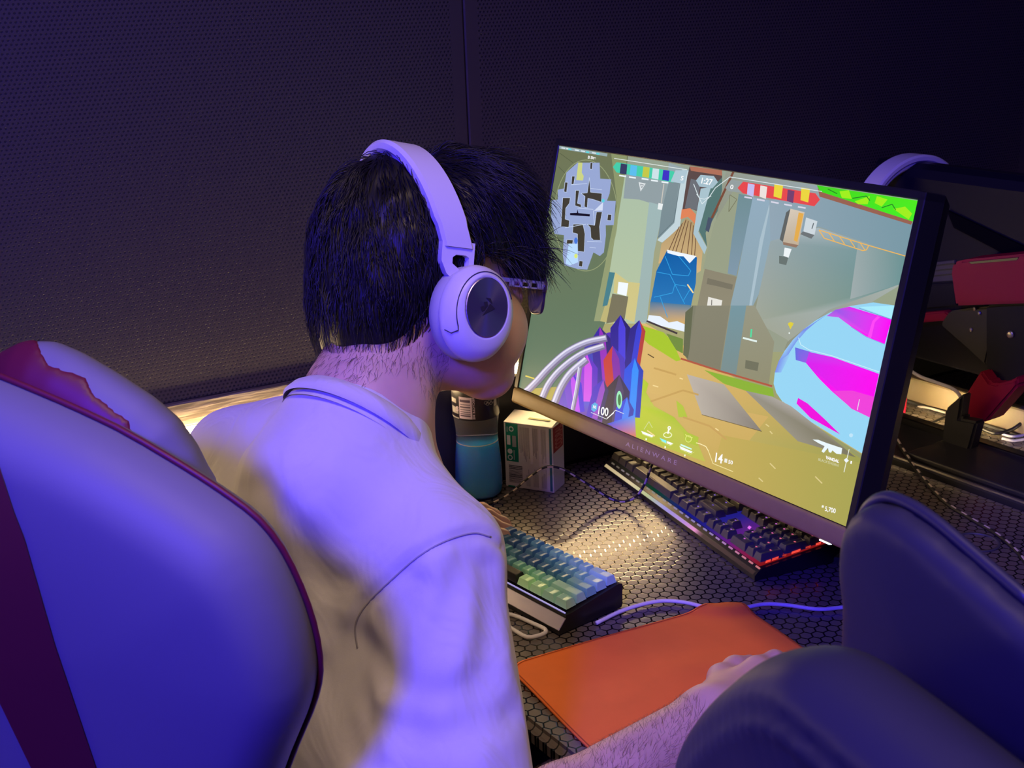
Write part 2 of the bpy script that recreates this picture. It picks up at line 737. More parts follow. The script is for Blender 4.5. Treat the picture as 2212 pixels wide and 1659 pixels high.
pl = MB().box(wallp(1.697, 1.2, 0.948), (0.022, 6.0, 0.0345), WROT, 0.002, 1).build('trim_1', M_PLANK)
tag(pl, 'weathered wood plank running along the black wall', 'trim', kind='structure')
up = MB().box(wallp(1.684, 1.2, 0.833), (0.03, 6.0, 0.166), WROT, 0.002, 1).build('trim_2', M_SATIN)
tag(up, 'black upstand between the desk and the lit ledge', 'trim', kind='structure')
ls = thing('light_strip', 'warm glowing light strip under the wood plank on the wall', 'light strip', wallp(1.675, -0.3, 0.917))
MB().box(wallp(1.680, -0.3, 0.9235), (0.012, 3.0, 0.013), WROT).build('diffuser', M_LED, ls)
MB().box(wallp(1.688, -0.3, 0.9175), (0.028, 3.02, 0.0025), WROT).build('channel', M_STEEL, ls)

# ------------------------------------------------------------------ desks
def desk(name, label, y0, y1, grommet=None):
    d = thing(name, label, 'desk', (-0.5, (y0 + y1) / 2, 0))
    wx = lambda y: (-1.667 - y * NN[1]) / NN[0]
    poly = [(wx(y0), y0), (1.35, y0), (1.35, y1), (wx(y1), y1)]
    o = MB().prism(poly, 0.722, 0.75).build('tabletop', M_DESK, d)
    b = bmesh.new()
    b.from_mesh(o.data)
    bmesh.ops.bevel(b, geom=[e for e in b.edges if abs(e.verts[0].co.z - e.verts[1].co.z) < 1e-6], offset=0.008, segments=3, affect='EDGES')
    b.to_mesh(o.data)
    b.free()
    MB().box((-0.12, (y0 + y1) / 2, 0.69), (2.7, 0.05, 0.06), None, 0.004).build('beam', M_SATIN, d)
    for x in (-1.45, 1.2):
        for y in (y0 + 0.08, y1 - 0.08):
            MB().box((x, y, 0.36), (0.06, 0.06, 0.72), None, 0.004).build('leg', M_SATIN, d)
    if grommet is not None:
        MB().lathe([(0.027, 0.0), (0.031, 0.0), (0.031, 0.0025), (0.027, 0.0025), (0.027, 0.0)], (grommet[0], grommet[1], 0.7495), 40).build('cable_grommet', M_CABLE_D, d, True)
    return d


g = at_z(2110, 1172, 0.75)
desk('gaming_desk', 'black desk with a glossy hexagon pattern under the monitor and keyboards', 0.652, 1.54, g)
desk('far_desk', 'lit hexagon patterned desk behind the black cable trough', 1.685, 2.5)
tr = thing('cable_trough', 'black cable trough filling the gap between the two desks', 'cable trough', (-0.2, 1.61, 0))
MB().box((-0.085, 1.6125, 0.69), (2.82, 0.143, 0.135), None, 0.003, 1).build('body', M_SATIN, tr)
MB().box((0.35, 1.588, 0.7595), (2.75, 0.006, 0.004), None, 0.001, 1).build('brass_edge', M_GOLD, tr)
MB().box((-0.085, 1.545, 0.7585), (2.82, 0.004, 0.003)).build('front_edge', M_STEEL, tr)
MB().box((-0.085, 1.677, 0.7605), (2.82, 0.004, 0.019)).build('rear_edge', M_BLACK, tr)
MB().box((-0.085, 1.684, 0.7695), (2.82, 0.018, 0.0015)).build('strip_shield', M_BLACK, tr)  # lid added to keep the strip's light off the monitor above
rl = thing('light_strip', 'unseen warm light strip added behind the cable trough to light the far desk', 'light strip', (-0.085, 1.6815, 0.765))  # out of sight, added to brighten the far desk
MB().box((-0.085, 1.6815, 0.7640), (2.80, 0.004, 0.006)).build('diffuser', mat('far_fill_led', (0.8, 0.7, 0.5), 0.5, emit=(1.0, 0.74, 0.38, 1), estr=230.0), rl)
for x in (-1.3, 1.1):
    MB().box((x, 1.61, 0.31), (0.05, 0.05, 0.63)).build('leg', M_SATIN, tr)
# ------------------------------------------------------------------ main monitor
BL = np.array([-1.40847871, 0.93514579, 0.96311727])
SX = np.array([1.0, 0, 0])
SU = np.array([0, 0.23712868, 0.97147825])
SN = np.array([0, -0.97147825, 0.23712868])      # towards the player
SW, SH = 0.597, 0.597 * 9 / 16


def scr(x, y, d=0.0):
    return BL + SX * x + SU * y + SN * d


SROT = Matrix((SX, SU, SN)).transposed()
mon = thing('monitor', 'large monitor showing a bright shooter game on the hexagon desk', 'monitor', scr(SW / 2, 0, -0.12) * np.array([1, 1, 0]) + np.array([0, 0.1, 0.75]))


def sbox(x0, x1, y0, y1, d0, d1, bev=0.0, seg=2):
    return MB().box(scr((x0 + x1) / 2, (y0 + y1) / 2, (d0 + d1) / 2), (x1 - x0, y1 - y0, d1 - d0), SROT, bev, seg)


M_BEZ = mat('warm_tinted_bezel', (0.27, 0.19, 0.08), 0.5, spec=0.25, mottle=(60, 0.05))  # dark grey bezel with the tan of warm reflected light put into its colour
M_BEZD = mat('black_bezel', (0.010, 0.010, 0.012), 0.4)
sbox(-0.001, SW + 0.001, -0.001, SH + 0.001, -0.006, -0.001).build('glass', mat('screen_glass', (0.003, 0.003, 0.003), 0.25), mon)
sbox(-0.009, 0.0, -0.002, SH + 0.009, -0.03, 0.002, 0.001, 1).build('bezel', M_BEZD, mon)
sbox(SW, SW + 0.009, -0.002, SH + 0.009, -0.03, 0.002, 0.001, 1).build('bezel', M_BEZD, mon)
sbox(-0.009, SW + 0.009, SH, SH + 0.009, -0.03, 0.002, 0.001, 1).build('bezel', M_BEZD, mon)
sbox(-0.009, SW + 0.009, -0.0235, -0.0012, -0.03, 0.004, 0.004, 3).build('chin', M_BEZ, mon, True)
# back shell, tapering towards the stand
bs = MB()
ring = lambda x0, x1, y0, y1, d: [scr(x0, y0, d), scr(x1, y0, d), scr(x1, y1, d), scr(x0, y1, d)]
R = ring(-0.009, SW + 0.009, -0.0235, SH + 0.009, -0.028) + ring(0.0, SW, -0.015, SH, -0.05) + ring(0.10, SW - 0.10, 0.05, SH - 0.06, -0.085)
bs.add(R, [(0, 1, 5, 4), (1, 2, 6, 5), (2, 3, 7, 6), (3, 0, 4, 7), (4, 5, 9, 8), (5, 6, 10, 9), (6, 7, 11, 10), (7, 4, 8, 11), (8, 9, 10, 11), (3, 2, 1, 0)])
bs.build('back_shell', M_BLACK, mon)
MB().box(scr(SW - 0.021, -0.0238, 0.001), (0.014, 0.0012, 0.004), SROT).build('power_light', M_LEDW, mon)
sx = -1.11
MB().tube([(sx, 1.08, 1.13), (sx, 1.16, 1.12), (sx, 1.2, 1.05), (sx, 1.25, 0.78)], [0.03, 0.032, 0.034, 0.036], 16).build('stand_neck', M_BLACK, mon, True)
st = MB()
st.lathe([(0.0, 0.012), (0.115, 0.012), (0.12, 0.008), (0.12, 0.0), (0.0, 0.0)], (sx - 0.02, 1.29, 0.7502), 40)
st.build('stand_base', M_BLACK, mon, False)
FW = lambda u, v: on_plane(u, v, BL, SN)


def s2(u, v):
    p = FW(u, v) - BL
    return float(p @ SX), float(p @ SU)


def lettering(name, s, A, B, hpx, m, parent, to2, to3, d, bold=0.0, vcol=None, collect=None):
    """text whose baseline runs from pixel A to pixel B on a plane"""
    V, F = text_mesh(s, bold)
    x0, x1 = V[:, 0].min(), V[:, 0].max()
    h = max(V[:, 1].max(), 0.7)
    a, b = np.array(to2(*A)), np.array(to2(*B))
    e = (b - a) / (x1 - x0)
    up = np.array(to2(A[0], A[1] - hpx)) - a
    up = np.array([-(b - a)[1], (b - a)[0]]) / np.linalg.norm(b - a) * np.linalg.norm(up) / h
    P = [a + e * (v[0] - x0) + up * v[1] for v in V]
    P3 = [to3(p[0], p[1], d) for p in P]
    if collect is not None:
        collect(P3, F, vcol)
        return None
    return pymesh(name, P3, F, m, parent, False)


M_LOGO = mat('grey_logo', (0.55, 0.46, 0.34), 0.4)
lettering('logo_lettering', 'A L I E N W A R E', (1357, 963), (1467, 1005), 9.5, M_LOGO, mon, s2, scr, 0.0044)

# ------------------------------------------------------------------ the picture on the screen (traced flat artwork)
PV, PF, PC = [], [], []
LAY = [0]


def put3(P3, F, col):
    n = len(PV)
    PV.extend([tuple(p) for p in P3])
    PF.extend([tuple(i + n for i in f) for f in F])
    PC.extend([lin(*col)] * len(P3))


def step():
    LAY[0] += 1
    return 0.000005 * LAY[0]


def clamp_scr(x, y):
    return min(max(x, 0.0), SW), min(max(y, 0.0), SH)


REG = {'p': (0, 0, 1.0), 'a': (1100, 280, 3.7696), 'b': (1500, 340, 3.950), 'c': (1100, 660, 4.148), 'd': (1480, 660, 3.3173), 'e': (1370, 930, 12.76)}


def tp(reg, pts):
    ox, oy, s = REG[reg]
    return [(ox + x / s, oy + y / s) for x, y in pts]


def PG(reg, col, *pts, sub=0):
    """polygon; col is one colour or one per corner"""
    px = tp(reg, pts)
    xy = [clamp_scr(*s2(*p)) for p in px]
    d = step()
    tri = tessellate_polygon([[Vector((x, y, 0)) for x, y in xy]])
    cols = [col] * len(px) if not isinstance(col[0], (tuple, list)) else list(col)
    while len(cols) < len(px):
        cols.append(cols[-1])
    n = len(PV)
    PV.extend([tuple(scr(x, y, d)) for x, y in xy])
    PC.extend([lin(*c) for c in cols])
    for t in tri:
        PF.append(tuple(n + i for i in t))


def VG(reg, ctop, cbot, *pts):
    """polygon shaded down the picture from ctop to cbot"""
    ys = [p[1] for p in pts]
    a, b = min(ys), max(ys)
    PG(reg, [tuple(ctop[k] + (cbot[k] - ctop[k]) * (p[1] - a) / (b - a) for k in range(3)) for p in pts], *pts)


def HG(reg, cl, cr, *pts):
    xs = [p[0] for p in pts]
    a, b = min(xs), max(xs)
    PG(reg, [tuple(cl[k] + (cr[k] - cl[k]) * (p[0] - a) / (b - a) for k in range(3)) for p in pts], *pts)


def LN(reg, col, wpx, *pts):
    """stroke of constant width in picture pixels"""
    px = [np.array(p) for p in tp(reg, pts)]
    d = step()
    for a, b in zip(px[:-1], px[1:]):
        t = (b - a) / (np.linalg.norm(b - a) + 1e-9)
        q = np.array([-t[1], t[0]]) * wpx / 2
        P = [clamp_scr(*s2(*p)) for p in (a - q, b - q, b + q, a + q)]
        n = len(PV)
        PV.extend([tuple(scr(x, y, d)) for x, y in P])
        PC.extend([lin(*col)] * 4)
        PF.append((n, n + 1, n + 2, n + 3))


def EL(reg, col, c, rx, ry, ring=0, n=28):
    P = [(c[0] + rx * math.cos(2 * PI * i / n), c[1] + ry * math.sin(2 * PI * i / n)) for i in range(n)]
    if ring:
        LN(reg, col, ring, *(P + [P[0]]))
    else:
        PG(reg, col, *P)


def TX(reg, s, A, B, h, col=(255, 255, 255), bold=0.02):
    A, B = tp(reg, [A, B])
    lettering('t', s, A, B, h, None, None, s2, scr, step(), bold, col, put3)


# ground and sky-less base
PG('p', [(150, 160, 140), (150, 165, 150), (150, 150, 80), (180, 165, 80)], (1209, 315), (1983, 432), (1829, 1138), (1120, 836))
PG('p', [(222, 186, 116), (214, 178, 104), (205, 172, 96), (160, 160, 80), (172, 166, 84), (200, 172, 88), (214, 180, 108)],
   (1380, 690), (1500, 760), (1640, 850), (1885, 1000), (1829, 1138), (1560, 1025), (1360, 900))
PG('p', [(214, 178, 108), (208, 174, 100), (196, 168, 88), (196, 172, 84)], (1360, 840), (1660, 900), (1560, 1030), (1340, 930))
HG('p', (196, 170, 88), (168, 164, 82), (1560, 940), (1860, 1000), (1829, 1138), (1540, 1014))
# left wall
VG('p', (112, 118, 84), (92, 122, 102), (1209, 314), (1357, 336), (1345, 430), (1318, 585), (1310, 690), (1296, 725), (1290, 830), (1130, 842), (1119, 836))
VG('a', (140, 150, 105), (150, 160, 120), (830, 195), (960, 212), (930, 560), (820, 1140), (790, 1400), (740, 1560), (690, 1560), (760, 1200), (880, 600))
LN('a', (88, 96, 66), 1.2, (410, 190), (520, 270))
LN('a', (88, 96, 66), 1.2, (400, 300), (470, 370))
# far wall in the middle
VG('a', (172, 192, 168), (182, 198, 162), (945, 350), (1230, 360), (1230, 440), (1180, 800), (1110, 1580), (780, 1580), (820, 1140))
PG('a', (146, 160, 164), (955, 330), (1290, 380), (1250, 640), (1140, 595), (1060, 570), (930, 560))
VG('a', (160, 184, 184), (158, 180, 176), (1140, 590), (1260, 620), (1180, 1000), (1120, 1570), (1020, 1570), (1080, 1100))
PG('a', (208, 198, 134), (860, 1160), (970, 1240), (1065, 1250), (1020, 1570), (945, 1540), (965, 1350), (850, 1330))
PG('a', (190, 180, 120), (740, 1560), (790, 1400), (850, 1350), (850, 1580))
PG('a', (243, 250, 255), (890, 1240), (970, 1250), (955, 1355), (880, 1335))
PG('a', (70, 128, 140), (815, 1160), (862, 1165), (800, 1430), (760, 1440))
PG('a', (120, 116, 92), (840, 1335), (970, 1360), (940, 1545), (790, 1580))
# steel frame left of the gate
VG('a', (150, 168, 172), (128, 150, 156), (1300, 270), (1470, 330), (1440, 520), (1380, 790), (1210, 885), (1250, 640), (1280, 450))
VG('a', (128, 145, 150), (120, 140, 146), (1310, 390), (1400, 330), (1340, 745), (1215, 875), (1240, 660))
PG('a', (196, 214, 220), (1410, 325), (1462, 335), (1388, 800), (1245, 920), (1205, 900), (1345, 760))
LN('a', (95, 112, 118), 1.2, (1410, 330), (1340, 750), (1210, 880))
# gate head
PG('a', (92, 74, 70), (1470, 300), (1734, 345), (1734, 430), (1640, 650), (1520, 660), (1470, 640), (1400, 720), (1450, 380))
PG('a', (176, 112, 88), (1470, 298), (1734, 330), (1734, 375), (1480, 335))
PG('a', (108, 112, 118), (1480, 400), (1560, 420), (1530, 655), (1430, 640))
PG('a', (224, 132, 88), (1405, 650), (1475, 640), (1520, 690), (1515, 770), (1455, 710), (1395, 730))
VG('a', (176, 150, 105), (214, 182, 130), (1440, 720), (1520, 770), (1580, 950), (1560, 1150), (1530, 1170), (1520, 1030), (1290, 985), (1250, 1085), (1215, 1090), (1240, 930), (1380, 800))
for l in (((1385, 790), (1300, 985)), ((1440, 735), (1355, 1000)), ((1482, 755), (1450, 1015)), ((1525, 800), (1510, 1035)), ((1410, 760), (1330, 990)), ((1500, 780), (1485, 1020)), ((1460, 745), (1400, 1005))):
    LN('a', (104, 72, 48), 1.6, *l)
PG('a', (170, 196, 206), (1560, 480), (1640, 470), (1700, 500), (1640, 650), (1540, 830), (1610, 960), (1590, 1015), (1500, 845), (1530, 660))
PG('a', (84, 118, 114), (1640, 480), (1734, 390), (1734, 600), (1600, 840), (1612, 955), (1545, 822))
# water gate
VG('a', (0, 92, 168), (34, 120, 186), (1285, 985), (1530, 1040), (1520, 1250), (1480, 1440), (1150, 1410), (1200, 1150))
VG('a', (62, 118, 160), (222, 178, 104), (1150, 1400), (1485, 1430), (1465, 1590), (1138, 1540))
PG('a', (232, 242, 255), (1137, 1510), (1230, 1520), (1300, 1570), (1370, 1560), (1452, 1595), (1445, 1650), (1122, 1570))
PG('a', (240, 247, 255), (1285, 978), (1340, 990), (1525, 1030), (1470, 1088), (1420, 1032), (1380, 1030), (1290, 1005))
for l in (((1270, 1030), (1330, 1180), (1460, 1190)), ((1205, 1160), (1310, 1180), (1350, 1260), (1440, 1275)), ((1180, 1365), (1330, 1330), (1350, 1260)),
          ((1420, 1390), (1480, 1290), (1505, 1335)), ((1230, 1360), (1290, 1530)), ((1380, 1030), (1480, 1150), (1460, 1190)), ((1350, 1260), (1430, 1420))):
    LN('a', (48, 160, 222), 1.5, *l)
LN('a', (250, 220, 150), 3, (1452, 1260), (1500, 1330))
LN('a', (60, 52, 58), 4, (1120, 1558), (1370, 1660))
# right wall
PG('b', [(150, 155, 140), (150, 165, 170), (150, 165, 165), (165, 175, 170), (140, 145, 125), (135, 130, 108), (140, 145, 120)],
   (270, 120), (1060, 240), (1880, 570), (1740, 1100), (840, 1640), (0, 1650), (100, 940))
PG('b', (152, 160, 134), (170, 560), (330, 290), (385, 310), (300, 1000), (75, 950))
VG('b', (112, 142, 148), (128, 152, 170), (380, 310), (505, 340), (430, 700), (360, 1010), (285, 990), (320, 700))
VG('b', (146, 172, 190), (140, 164, 172), (500, 340), (725, 380), (650, 725), (560, 1150), (440, 1390), (250, 1660), (300, 1300), (370, 1000))
PG('b', (170, 192, 204), (560, 700), (640, 400), (650, 400), (580, 760), (470, 1380), (450, 1380))
HG('b', (146, 166, 180), (120, 152, 164), (640, 365), (1070, 320), (1870, 565), (1800, 845), (1060, 590), (930, 655), (650, 725))
PG('b', [(150, 165, 168), (172, 184, 190), (104, 146, 148), (100, 142, 140), (160, 172, 168), (160, 165, 150), (160, 166, 150)],
   (650, 715), (1060, 600), (1800, 842), (1745, 1085), (1150, 1300), (800, 1570), (500, 1400))
HG('b', (160, 172, 172), (106, 146, 146), (1400, 710), (1800, 842), (1750, 1085), (1330, 1210))
PG('b', (150, 158, 138), (440, 1390), (520, 1400), (800, 1560), (760, 1660), (380, 1660))
VG('b', (140, 134, 112), (146, 142, 120), (90, 950), (362, 1020), (300, 1300), (230, 1660), (0, 1660), (20, 1300))
PG('b', (120, 116, 98), (115, 1030), (330, 1085), (322, 1130), (200, 1100), (105, 1080))
PG('b', (232, 230, 222), (120, 1190), (240, 1220), (225, 1305), (108, 1275))
LN('b', (120, 118, 112), 2, (150, 1215), (148, 1262))
# base of the walls
PG('c', (126, 126, 106), (1640, 0), (1930, 0), (1930, 590), (1600, 490), (1570, 440))
PG('c', (98, 104, 78), (1580, 60), (1650, 0), (1610, 480), (1560, 440))
VG('d', (150, 150, 130), (142, 140, 112), (260, 0), (500, 0), (640, 260), (600, 575), (360, 500), (255, 470))
VG('d', (116, 150, 160), (118, 140, 140), (330, 0), (440, 0), (365, 500), (255, 468))
VG('d', (134, 132, 112), (126, 124, 104), (80, 0), (325, 0), (250, 465), (20, 395))
PG('d', (110, 112, 92), (435, 390), (530, 410), (520, 470), (430, 450))
LN('d', (176, 84, 62), 4, (-30, 380), (250, 470), (625, 578))
# trim and hedge
PG('b', (152, 98, 78), (1050, 240), (1070, 285), (1870, 535), (1850, 575), (1070, 335))
PG('b', [(70, 205, 30), (80, 235, 20), (70, 240, 30), (60, 220, 20)], (1045, 238), (1910, 370), (1868, 548), (1075, 292))
for q in (((1240, 290), (1320, 280), (1345, 355), (1260, 345)), ((1370, 375), (1500, 330), (1480, 400), (1400, 400)), ((1560, 330), (1650, 360), (1600, 420), (1540, 390)), ((1700, 440), (1800, 420), (1860, 480), (1830, 530))):
    PG('b', (160, 240, 20), *q)
for l in (((1350, 350), (1470, 330), (1500, 370)), ((1600, 430), (1690, 400), (1720, 450)), ((1140, 270), (1220, 310))):
    LN('b', (40, 130, 30), 2, *l)
# pole
LN('b', (122, 76, 54), 5, (335, 120), (150, 520))
PG('b', (72, 84, 104), (120, 510), (158, 520), (125, 640), (95, 620))
# wall boxes
PG('b', (104, 116, 112), (725, 840), (805, 850), (785, 920), (725, 905))
PG('b', (96, 100, 98), (785, 470), (822, 440), (762, 725), (730, 700))
PG('b', [(216, 202, 184), (210, 196, 176), (196, 176, 150), (190, 176, 156)], (822, 438), (942, 468), (890, 748), (757, 722))
PG('b', (228, 172, 76), (892, 470), (935, 480), (880, 722), (850, 708))
PG('b', (150, 120, 100), (757, 722), (890, 748), (870, 770), (760, 745))
PG('b', (238, 244, 246), (772, 770), (832, 782), (805, 857), (762, 840))
PG('b', (110, 116, 118), (930, 630), (1028, 660), (1000, 695), (905, 655))
PG('b', (206, 216, 222), (955, 513), (1052, 545), (1027, 662), (932, 632))
LN('b', (90, 100, 104), 2, (1020, 560), (1005, 610))
LN('b', (242, 184, 86), 2.0, (1065, 620), (1490, 752), (1802, 842))
LN('b', (242, 184, 86), 2.0, (1490, 752), (1470, 790), (1440, 796), (1110, 690), (1065, 620))
for k in range(4):
    LN('b', (242, 184, 86), 1.8, (1150 + 88 * k, 645 + 27 * k), (1195 + 88 * k, 712 + 27 * k))
# small fixture on the middle wall
PG('a', (235, 240, 240), (1218, 598), (1255, 605), (1245, 655), (1210, 648))
LN('a', (205, 200, 190), 2, (1262, 440), (1240, 600))
# striped ball
PG('d', (150, 214, 245), (1505, 0), (1350, -22), (1190, 3), (1040, 50), (940, 105), (850, 172), (775, 245), (715, 325), (672, 400), (645, 480), (636, 560), (655, 625), (700, 690), (790, 760), (900, 835), (1110, 965), (1275, 1065), (1325, 800), (1405, 480), (1485, 90))
PG('d', (168, 236, 252), (1500, 0), (1250, 10), (1480, 95))
PG('d', [(120, 140, 235), (120, 140, 235), (150, 200, 245), (150, 200, 245), (120, 150, 235)], (1040, 50), (850, 172), (775, 245), (715, 325), (672, 400), (690, 470), (730, 370), (800, 260), (870, 180), (940, 120))
PG('d', [(120, 140, 235), (120, 140, 235), (140, 190, 245), (150, 210, 245)], (672, 400), (645, 480), (690, 480), (760, 340))
PG('d', [(190, 100, 232), (150, 90, 232), (230, 40, 240), (255, 0, 246), (255, 0, 246), (250, 10, 246), (240, 40, 240), (200, 90, 236)],
   (1015, 76), (1080, 30), (1180, 8), (1482, 100), (1432, 278), (1300, 222), (1190, 150), (1100, 84))
PG('d', (255, 70, 246), (1380, 75), (1345, 110), (1310, 225), (1335, 235), (1362, 120), (1400, 82))
PG('d', [(96, 110, 226), (130, 100, 230), (150, 90, 230), (100, 110, 226)], (790, 300), (900, 332), (870, 412), (795, 390))
PG('d', [(190, 60, 236), (255, 0, 240), (255, 0, 240), (255, 0, 240), (250, 20, 232), (252, 10, 236), (255, 0, 240), (215, 30, 238)],
   (890, 332), (1060, 370), (1392, 490), (1325, 802), (1200, 742), (1050, 612), (960, 522), (868, 412))
PG('d', (240, 64, 218), (1060, 612), (1200, 610), (1358, 655), (1325, 802), (1195, 740))
PG('d', (238, 0, 220), (812, 662), (880, 702), (1000, 812), (1115, 925), (900, 805), (800, 702))
LN('d', (110, 140, 200), 1.2, (1480, 100), (1250, 20))
LN('d', (120, 170, 225), 1.2, (1432, 278), (1300, 225), (1190, 152))
LN('d', (205, 240, 252), 1.5, (1405, 480), (1060, 362), (890, 318), (830, 280), (815, 230))
LN('d', (190, 180, 120), 2, (700, 690), (900, 835), (1110, 965), (1275, 1065))
# slabs on the ground
PG('d', [(188, 178, 168), (176, 168, 156), (130, 124, 116), (180, 172, 162)], (15, 493), (280, 566), (552, 902), (122, 782))
PG('d', [(150, 146, 134), (170, 166, 156), (172, 166, 160), (120, 116, 90), (140, 134, 110), (150, 145, 130)], (435, 610), (620, 650), (760, 720), (1228, 1088), (980, 1022), (810, 972))
LN('d', (112, 96, 60), 1.4, (122, 782), (552, 902))
# grass
PG('d', (136, 178, 50), (140, 462), (300, 505), (630, 595), (640, 655), (440, 612), (280, 560))
PG('c', (166, 198, 40), (1140, 150), (1225, 190), (1385, 240), (1470, 330), (1540, 490), (1500, 500), (1380, 425), (1250, 345), (1165, 260))
PG('c', (110, 140, 60), (1410, 250), (1560, 300), (1560, 430), (1500, 400), (1450, 320))
PG('c', [(188, 204, 48), (176, 200, 44), (180, 200, 60), (190, 196, 80), (170, 196, 50), (186, 190, 80), (190, 190, 80), (176, 196, 50), (190, 206, 50)],
   (1190, 640), (1250, 700), (1230, 780), (1300, 900), (1480, 1000), (1700, 1250), (1760, 1400), (1140, 1195), (1100, 880))
for q in (((1500, 850), (1560, 900), (1600, 1000), (1520, 1000)), ((1560, 1120), (1700, 1180), (1690, 1260), (1580, 1220))):
    PG('c', (176, 196, 60), *q)
for l in (((1270, 860), (1560, 760), (1700, 800)), ((1560, 1000), (1800, 1080), (1950, 1200)), ((1300, 560), (1500, 620))):
    LN('c', (198, 160, 90), 4, *l)
for q in ((1240, 1120, 1310, 1170), (1850, 1100, 1880, 1120), (1530, 650, 1560, 660), (1290, 715, 1340, 730)):
    LN('c', (240, 215, 150), 2.5, q[:2], q[2:])
LN('c', (90, 66, 40), 2.2, (1245, 435), (1300, 468))
for q in (((610, 1130), (650, 1170)), ((935, 1225), (985, 1275)), ((530, 1235), (560, 1262)), ((580, 850), (605, 868)), ((610, 900), (628, 920))):
    LN('d', (222, 205, 140), 2.5, *q)
# violet crystals and pale branches in the corner
def crystal(reg, base, tip, w, c1, c2, c3):
    b, t = np.array(base, float), np.array(tip, float)
    a = (t - b) / np.linalg.norm(t - b)
    n = np.array([-a[1], a[0]]) * w
    s = t - a * w * 1.3
    PG(reg, c1, tuple(b - n), tuple(s - n), tuple(t), tuple(s - n * 0.2), tuple(b - n * 0.2))
    PG(reg, c2, tuple(b - n * 0.2), tuple(s - n * 0.2), tuple(t), tuple(s + n * 0.5), tuple(b + n * 0.5))
    PG(reg, c3, tuple(b + n * 0.5), tuple(s + n * 0.5), tuple(t), tuple(s + n), tuple(b + n))


PG('c', [(60, 50, 170), (90, 40, 190), (50, 40, 150), (40, 120, 235), (40, 110, 235), (110, 60, 120), (70, 60, 140), (100, 60, 200), (60, 50, 190)],
   (720, 300), (900, 240), (1150, 330), (1180, 560), (1110, 880), (1135, 1180), (640, 990), (440, 890), (540, 640))
crystal('c', (1000, 620), (1000, 85), 90, (40, 30, 150), (70, 60, 220), (30, 24, 110))
crystal('c', (1080, 700), (1170, 130), 70, (36, 30, 140), (50, 60, 210), (180, 60, 60))
crystal('c', (860, 720), (815, 190), 85, (50, 34, 160), (150, 40, 190), (40, 30, 120))
crystal('c', (980, 900), (930, 360), 95, (200, 60, 60), (130, 40, 170), (70, 50, 190))
crystal('c', (690, 860), (700, 430), 100, (150, 50, 220), (210, 80, 235), (90, 40, 200))
crystal('c', (1090, 1000), (1130, 470), 85, (20, 80, 230), (30, 140, 250), (20, 60, 190))
crystal('c', (600, 960), (560, 600), 80, (110, 60, 210), (190, 70, 240), (60, 30, 220))
crystal('c', (940, 1090), (990, 620), 110, (50, 46, 70), (70, 60, 110), (40, 40, 90))
crystal('c', (760, 1010), (850, 660), 70, (70, 40, 200), (150, 70, 200), (50, 50, 110))
crystal('c', (1010, 1130), (1060, 820), 80, (40, 70, 220), (60, 130, 245), (40, 60, 180))
PG('c', [(50, 60, 215), (60, 150, 250), (220, 120, 80), (190, 100, 80)], (880, 1060), (1130, 980), (1140, 1180), (1020, 1140))
for pts_, w_ in ((((880, 290), (700, 330), (520, 420), (360, 560), (250, 680), (130, 800)), 16), (((860, 360), (660, 430), (480, 560), (360, 700), (290, 850)), 15), (((700, 480), (560, 600), (470, 730), (400, 900)), 17), (((640, 560), (610, 760), (570, 960)), 9)):
    q = [tuple(p) for p in spline(pts_, 5)]
    LN('c', (120, 112, 150), w_, *q)
    LN('c', (176, 172, 208), w_ * 0.62, *[(x - 8, y - 4) for x, y in q])
    LN('c', (228, 226, 246), w_ * 0.22, *[(x - 14, y - 10) for x, y in q])
EL('c', (150, 235, 190), (990, 845), 26, 80)
EL('c', (40, 120, 70), (992, 845), 14, 50)
LN('c', (226, 208, 90), 3, (150, 630), (230, 655))
# round map
EL('a', (150, 160, 118), (628, 700), 258, 452, 1.6, 48)
PG('a', (152, 168, 212), (470, 350), (560, 270), (740, 270), (745, 400), (835, 405), (822, 520), (800, 580), (872, 582), (855, 778), (790, 780), (792, 860), (775, 1000), (742, 1030), (690, 1000), (640, 1140), (560, 1135), (455, 1105), (440, 1020), (450, 860), (375, 850), (345, 740), (350, 575), (400, 570), (400, 490), (450, 480))
for q in (((440, 555), (502, 555), (495, 600), (465, 640), (460, 730), (495, 740), (490, 797), (425, 790)), ((545, 495), (575, 495), (560, 600), (590, 610), (590, 636), (540, 620)),
          ((590, 520), (640, 515), (658, 390), (667, 510), (760, 520), (755, 592), (690, 570), (645, 560), (640, 636), (615, 630), (622, 545)),
          ((525, 770), (605, 770), (622, 850), (615, 997), (562, 990), (560, 850), (520, 840)),
          ((640, 770), (700, 780), (715, 670), (762, 670), (740, 790), (747, 902), (690, 900), (670, 880), (665, 800)),
          ((515, 380), (540, 380), (530, 445), (510, 448)), ((458, 428), (482, 430), (472, 512), (450, 507)), ((475, 895), (525, 900), (520, 935), (470, 930)),
          ((808, 690), (838, 692), (834, 742), (802, 740)), ((665, 268), (685, 270), (680, 325), (662, 322)), ((575, 1068), (605, 1072), (600, 1118), (570, 1112))):
    PG('a', (64, 60, 50), *q)
    LN('a', (196, 212, 240), 0.9, *(q + (q[0],)))
PG('a', (14, 10, 32), (500, 680), (556, 678), (560, 650), (568, 680), (662, 690), (660, 708), (500, 697))
PG('a', (204, 212, 134), (568, 268), (602, 270), (595, 350), (612, 380), (605, 416), (550, 412))
PG('a', (186, 220, 255), (490, 928), (562, 930), (566, 1080), (500, 1107), (465, 1090))
PG('a', (212, 222, 245), (695, 662), (770, 590), (765, 660))
EL('a', (90, 210, 225), (770, 580), 12, 14)
EL('a', (70, 120, 220), (548, 905), 14, 26)
EL('a', (220, 235, 120), (548, 1030), 14, 18)
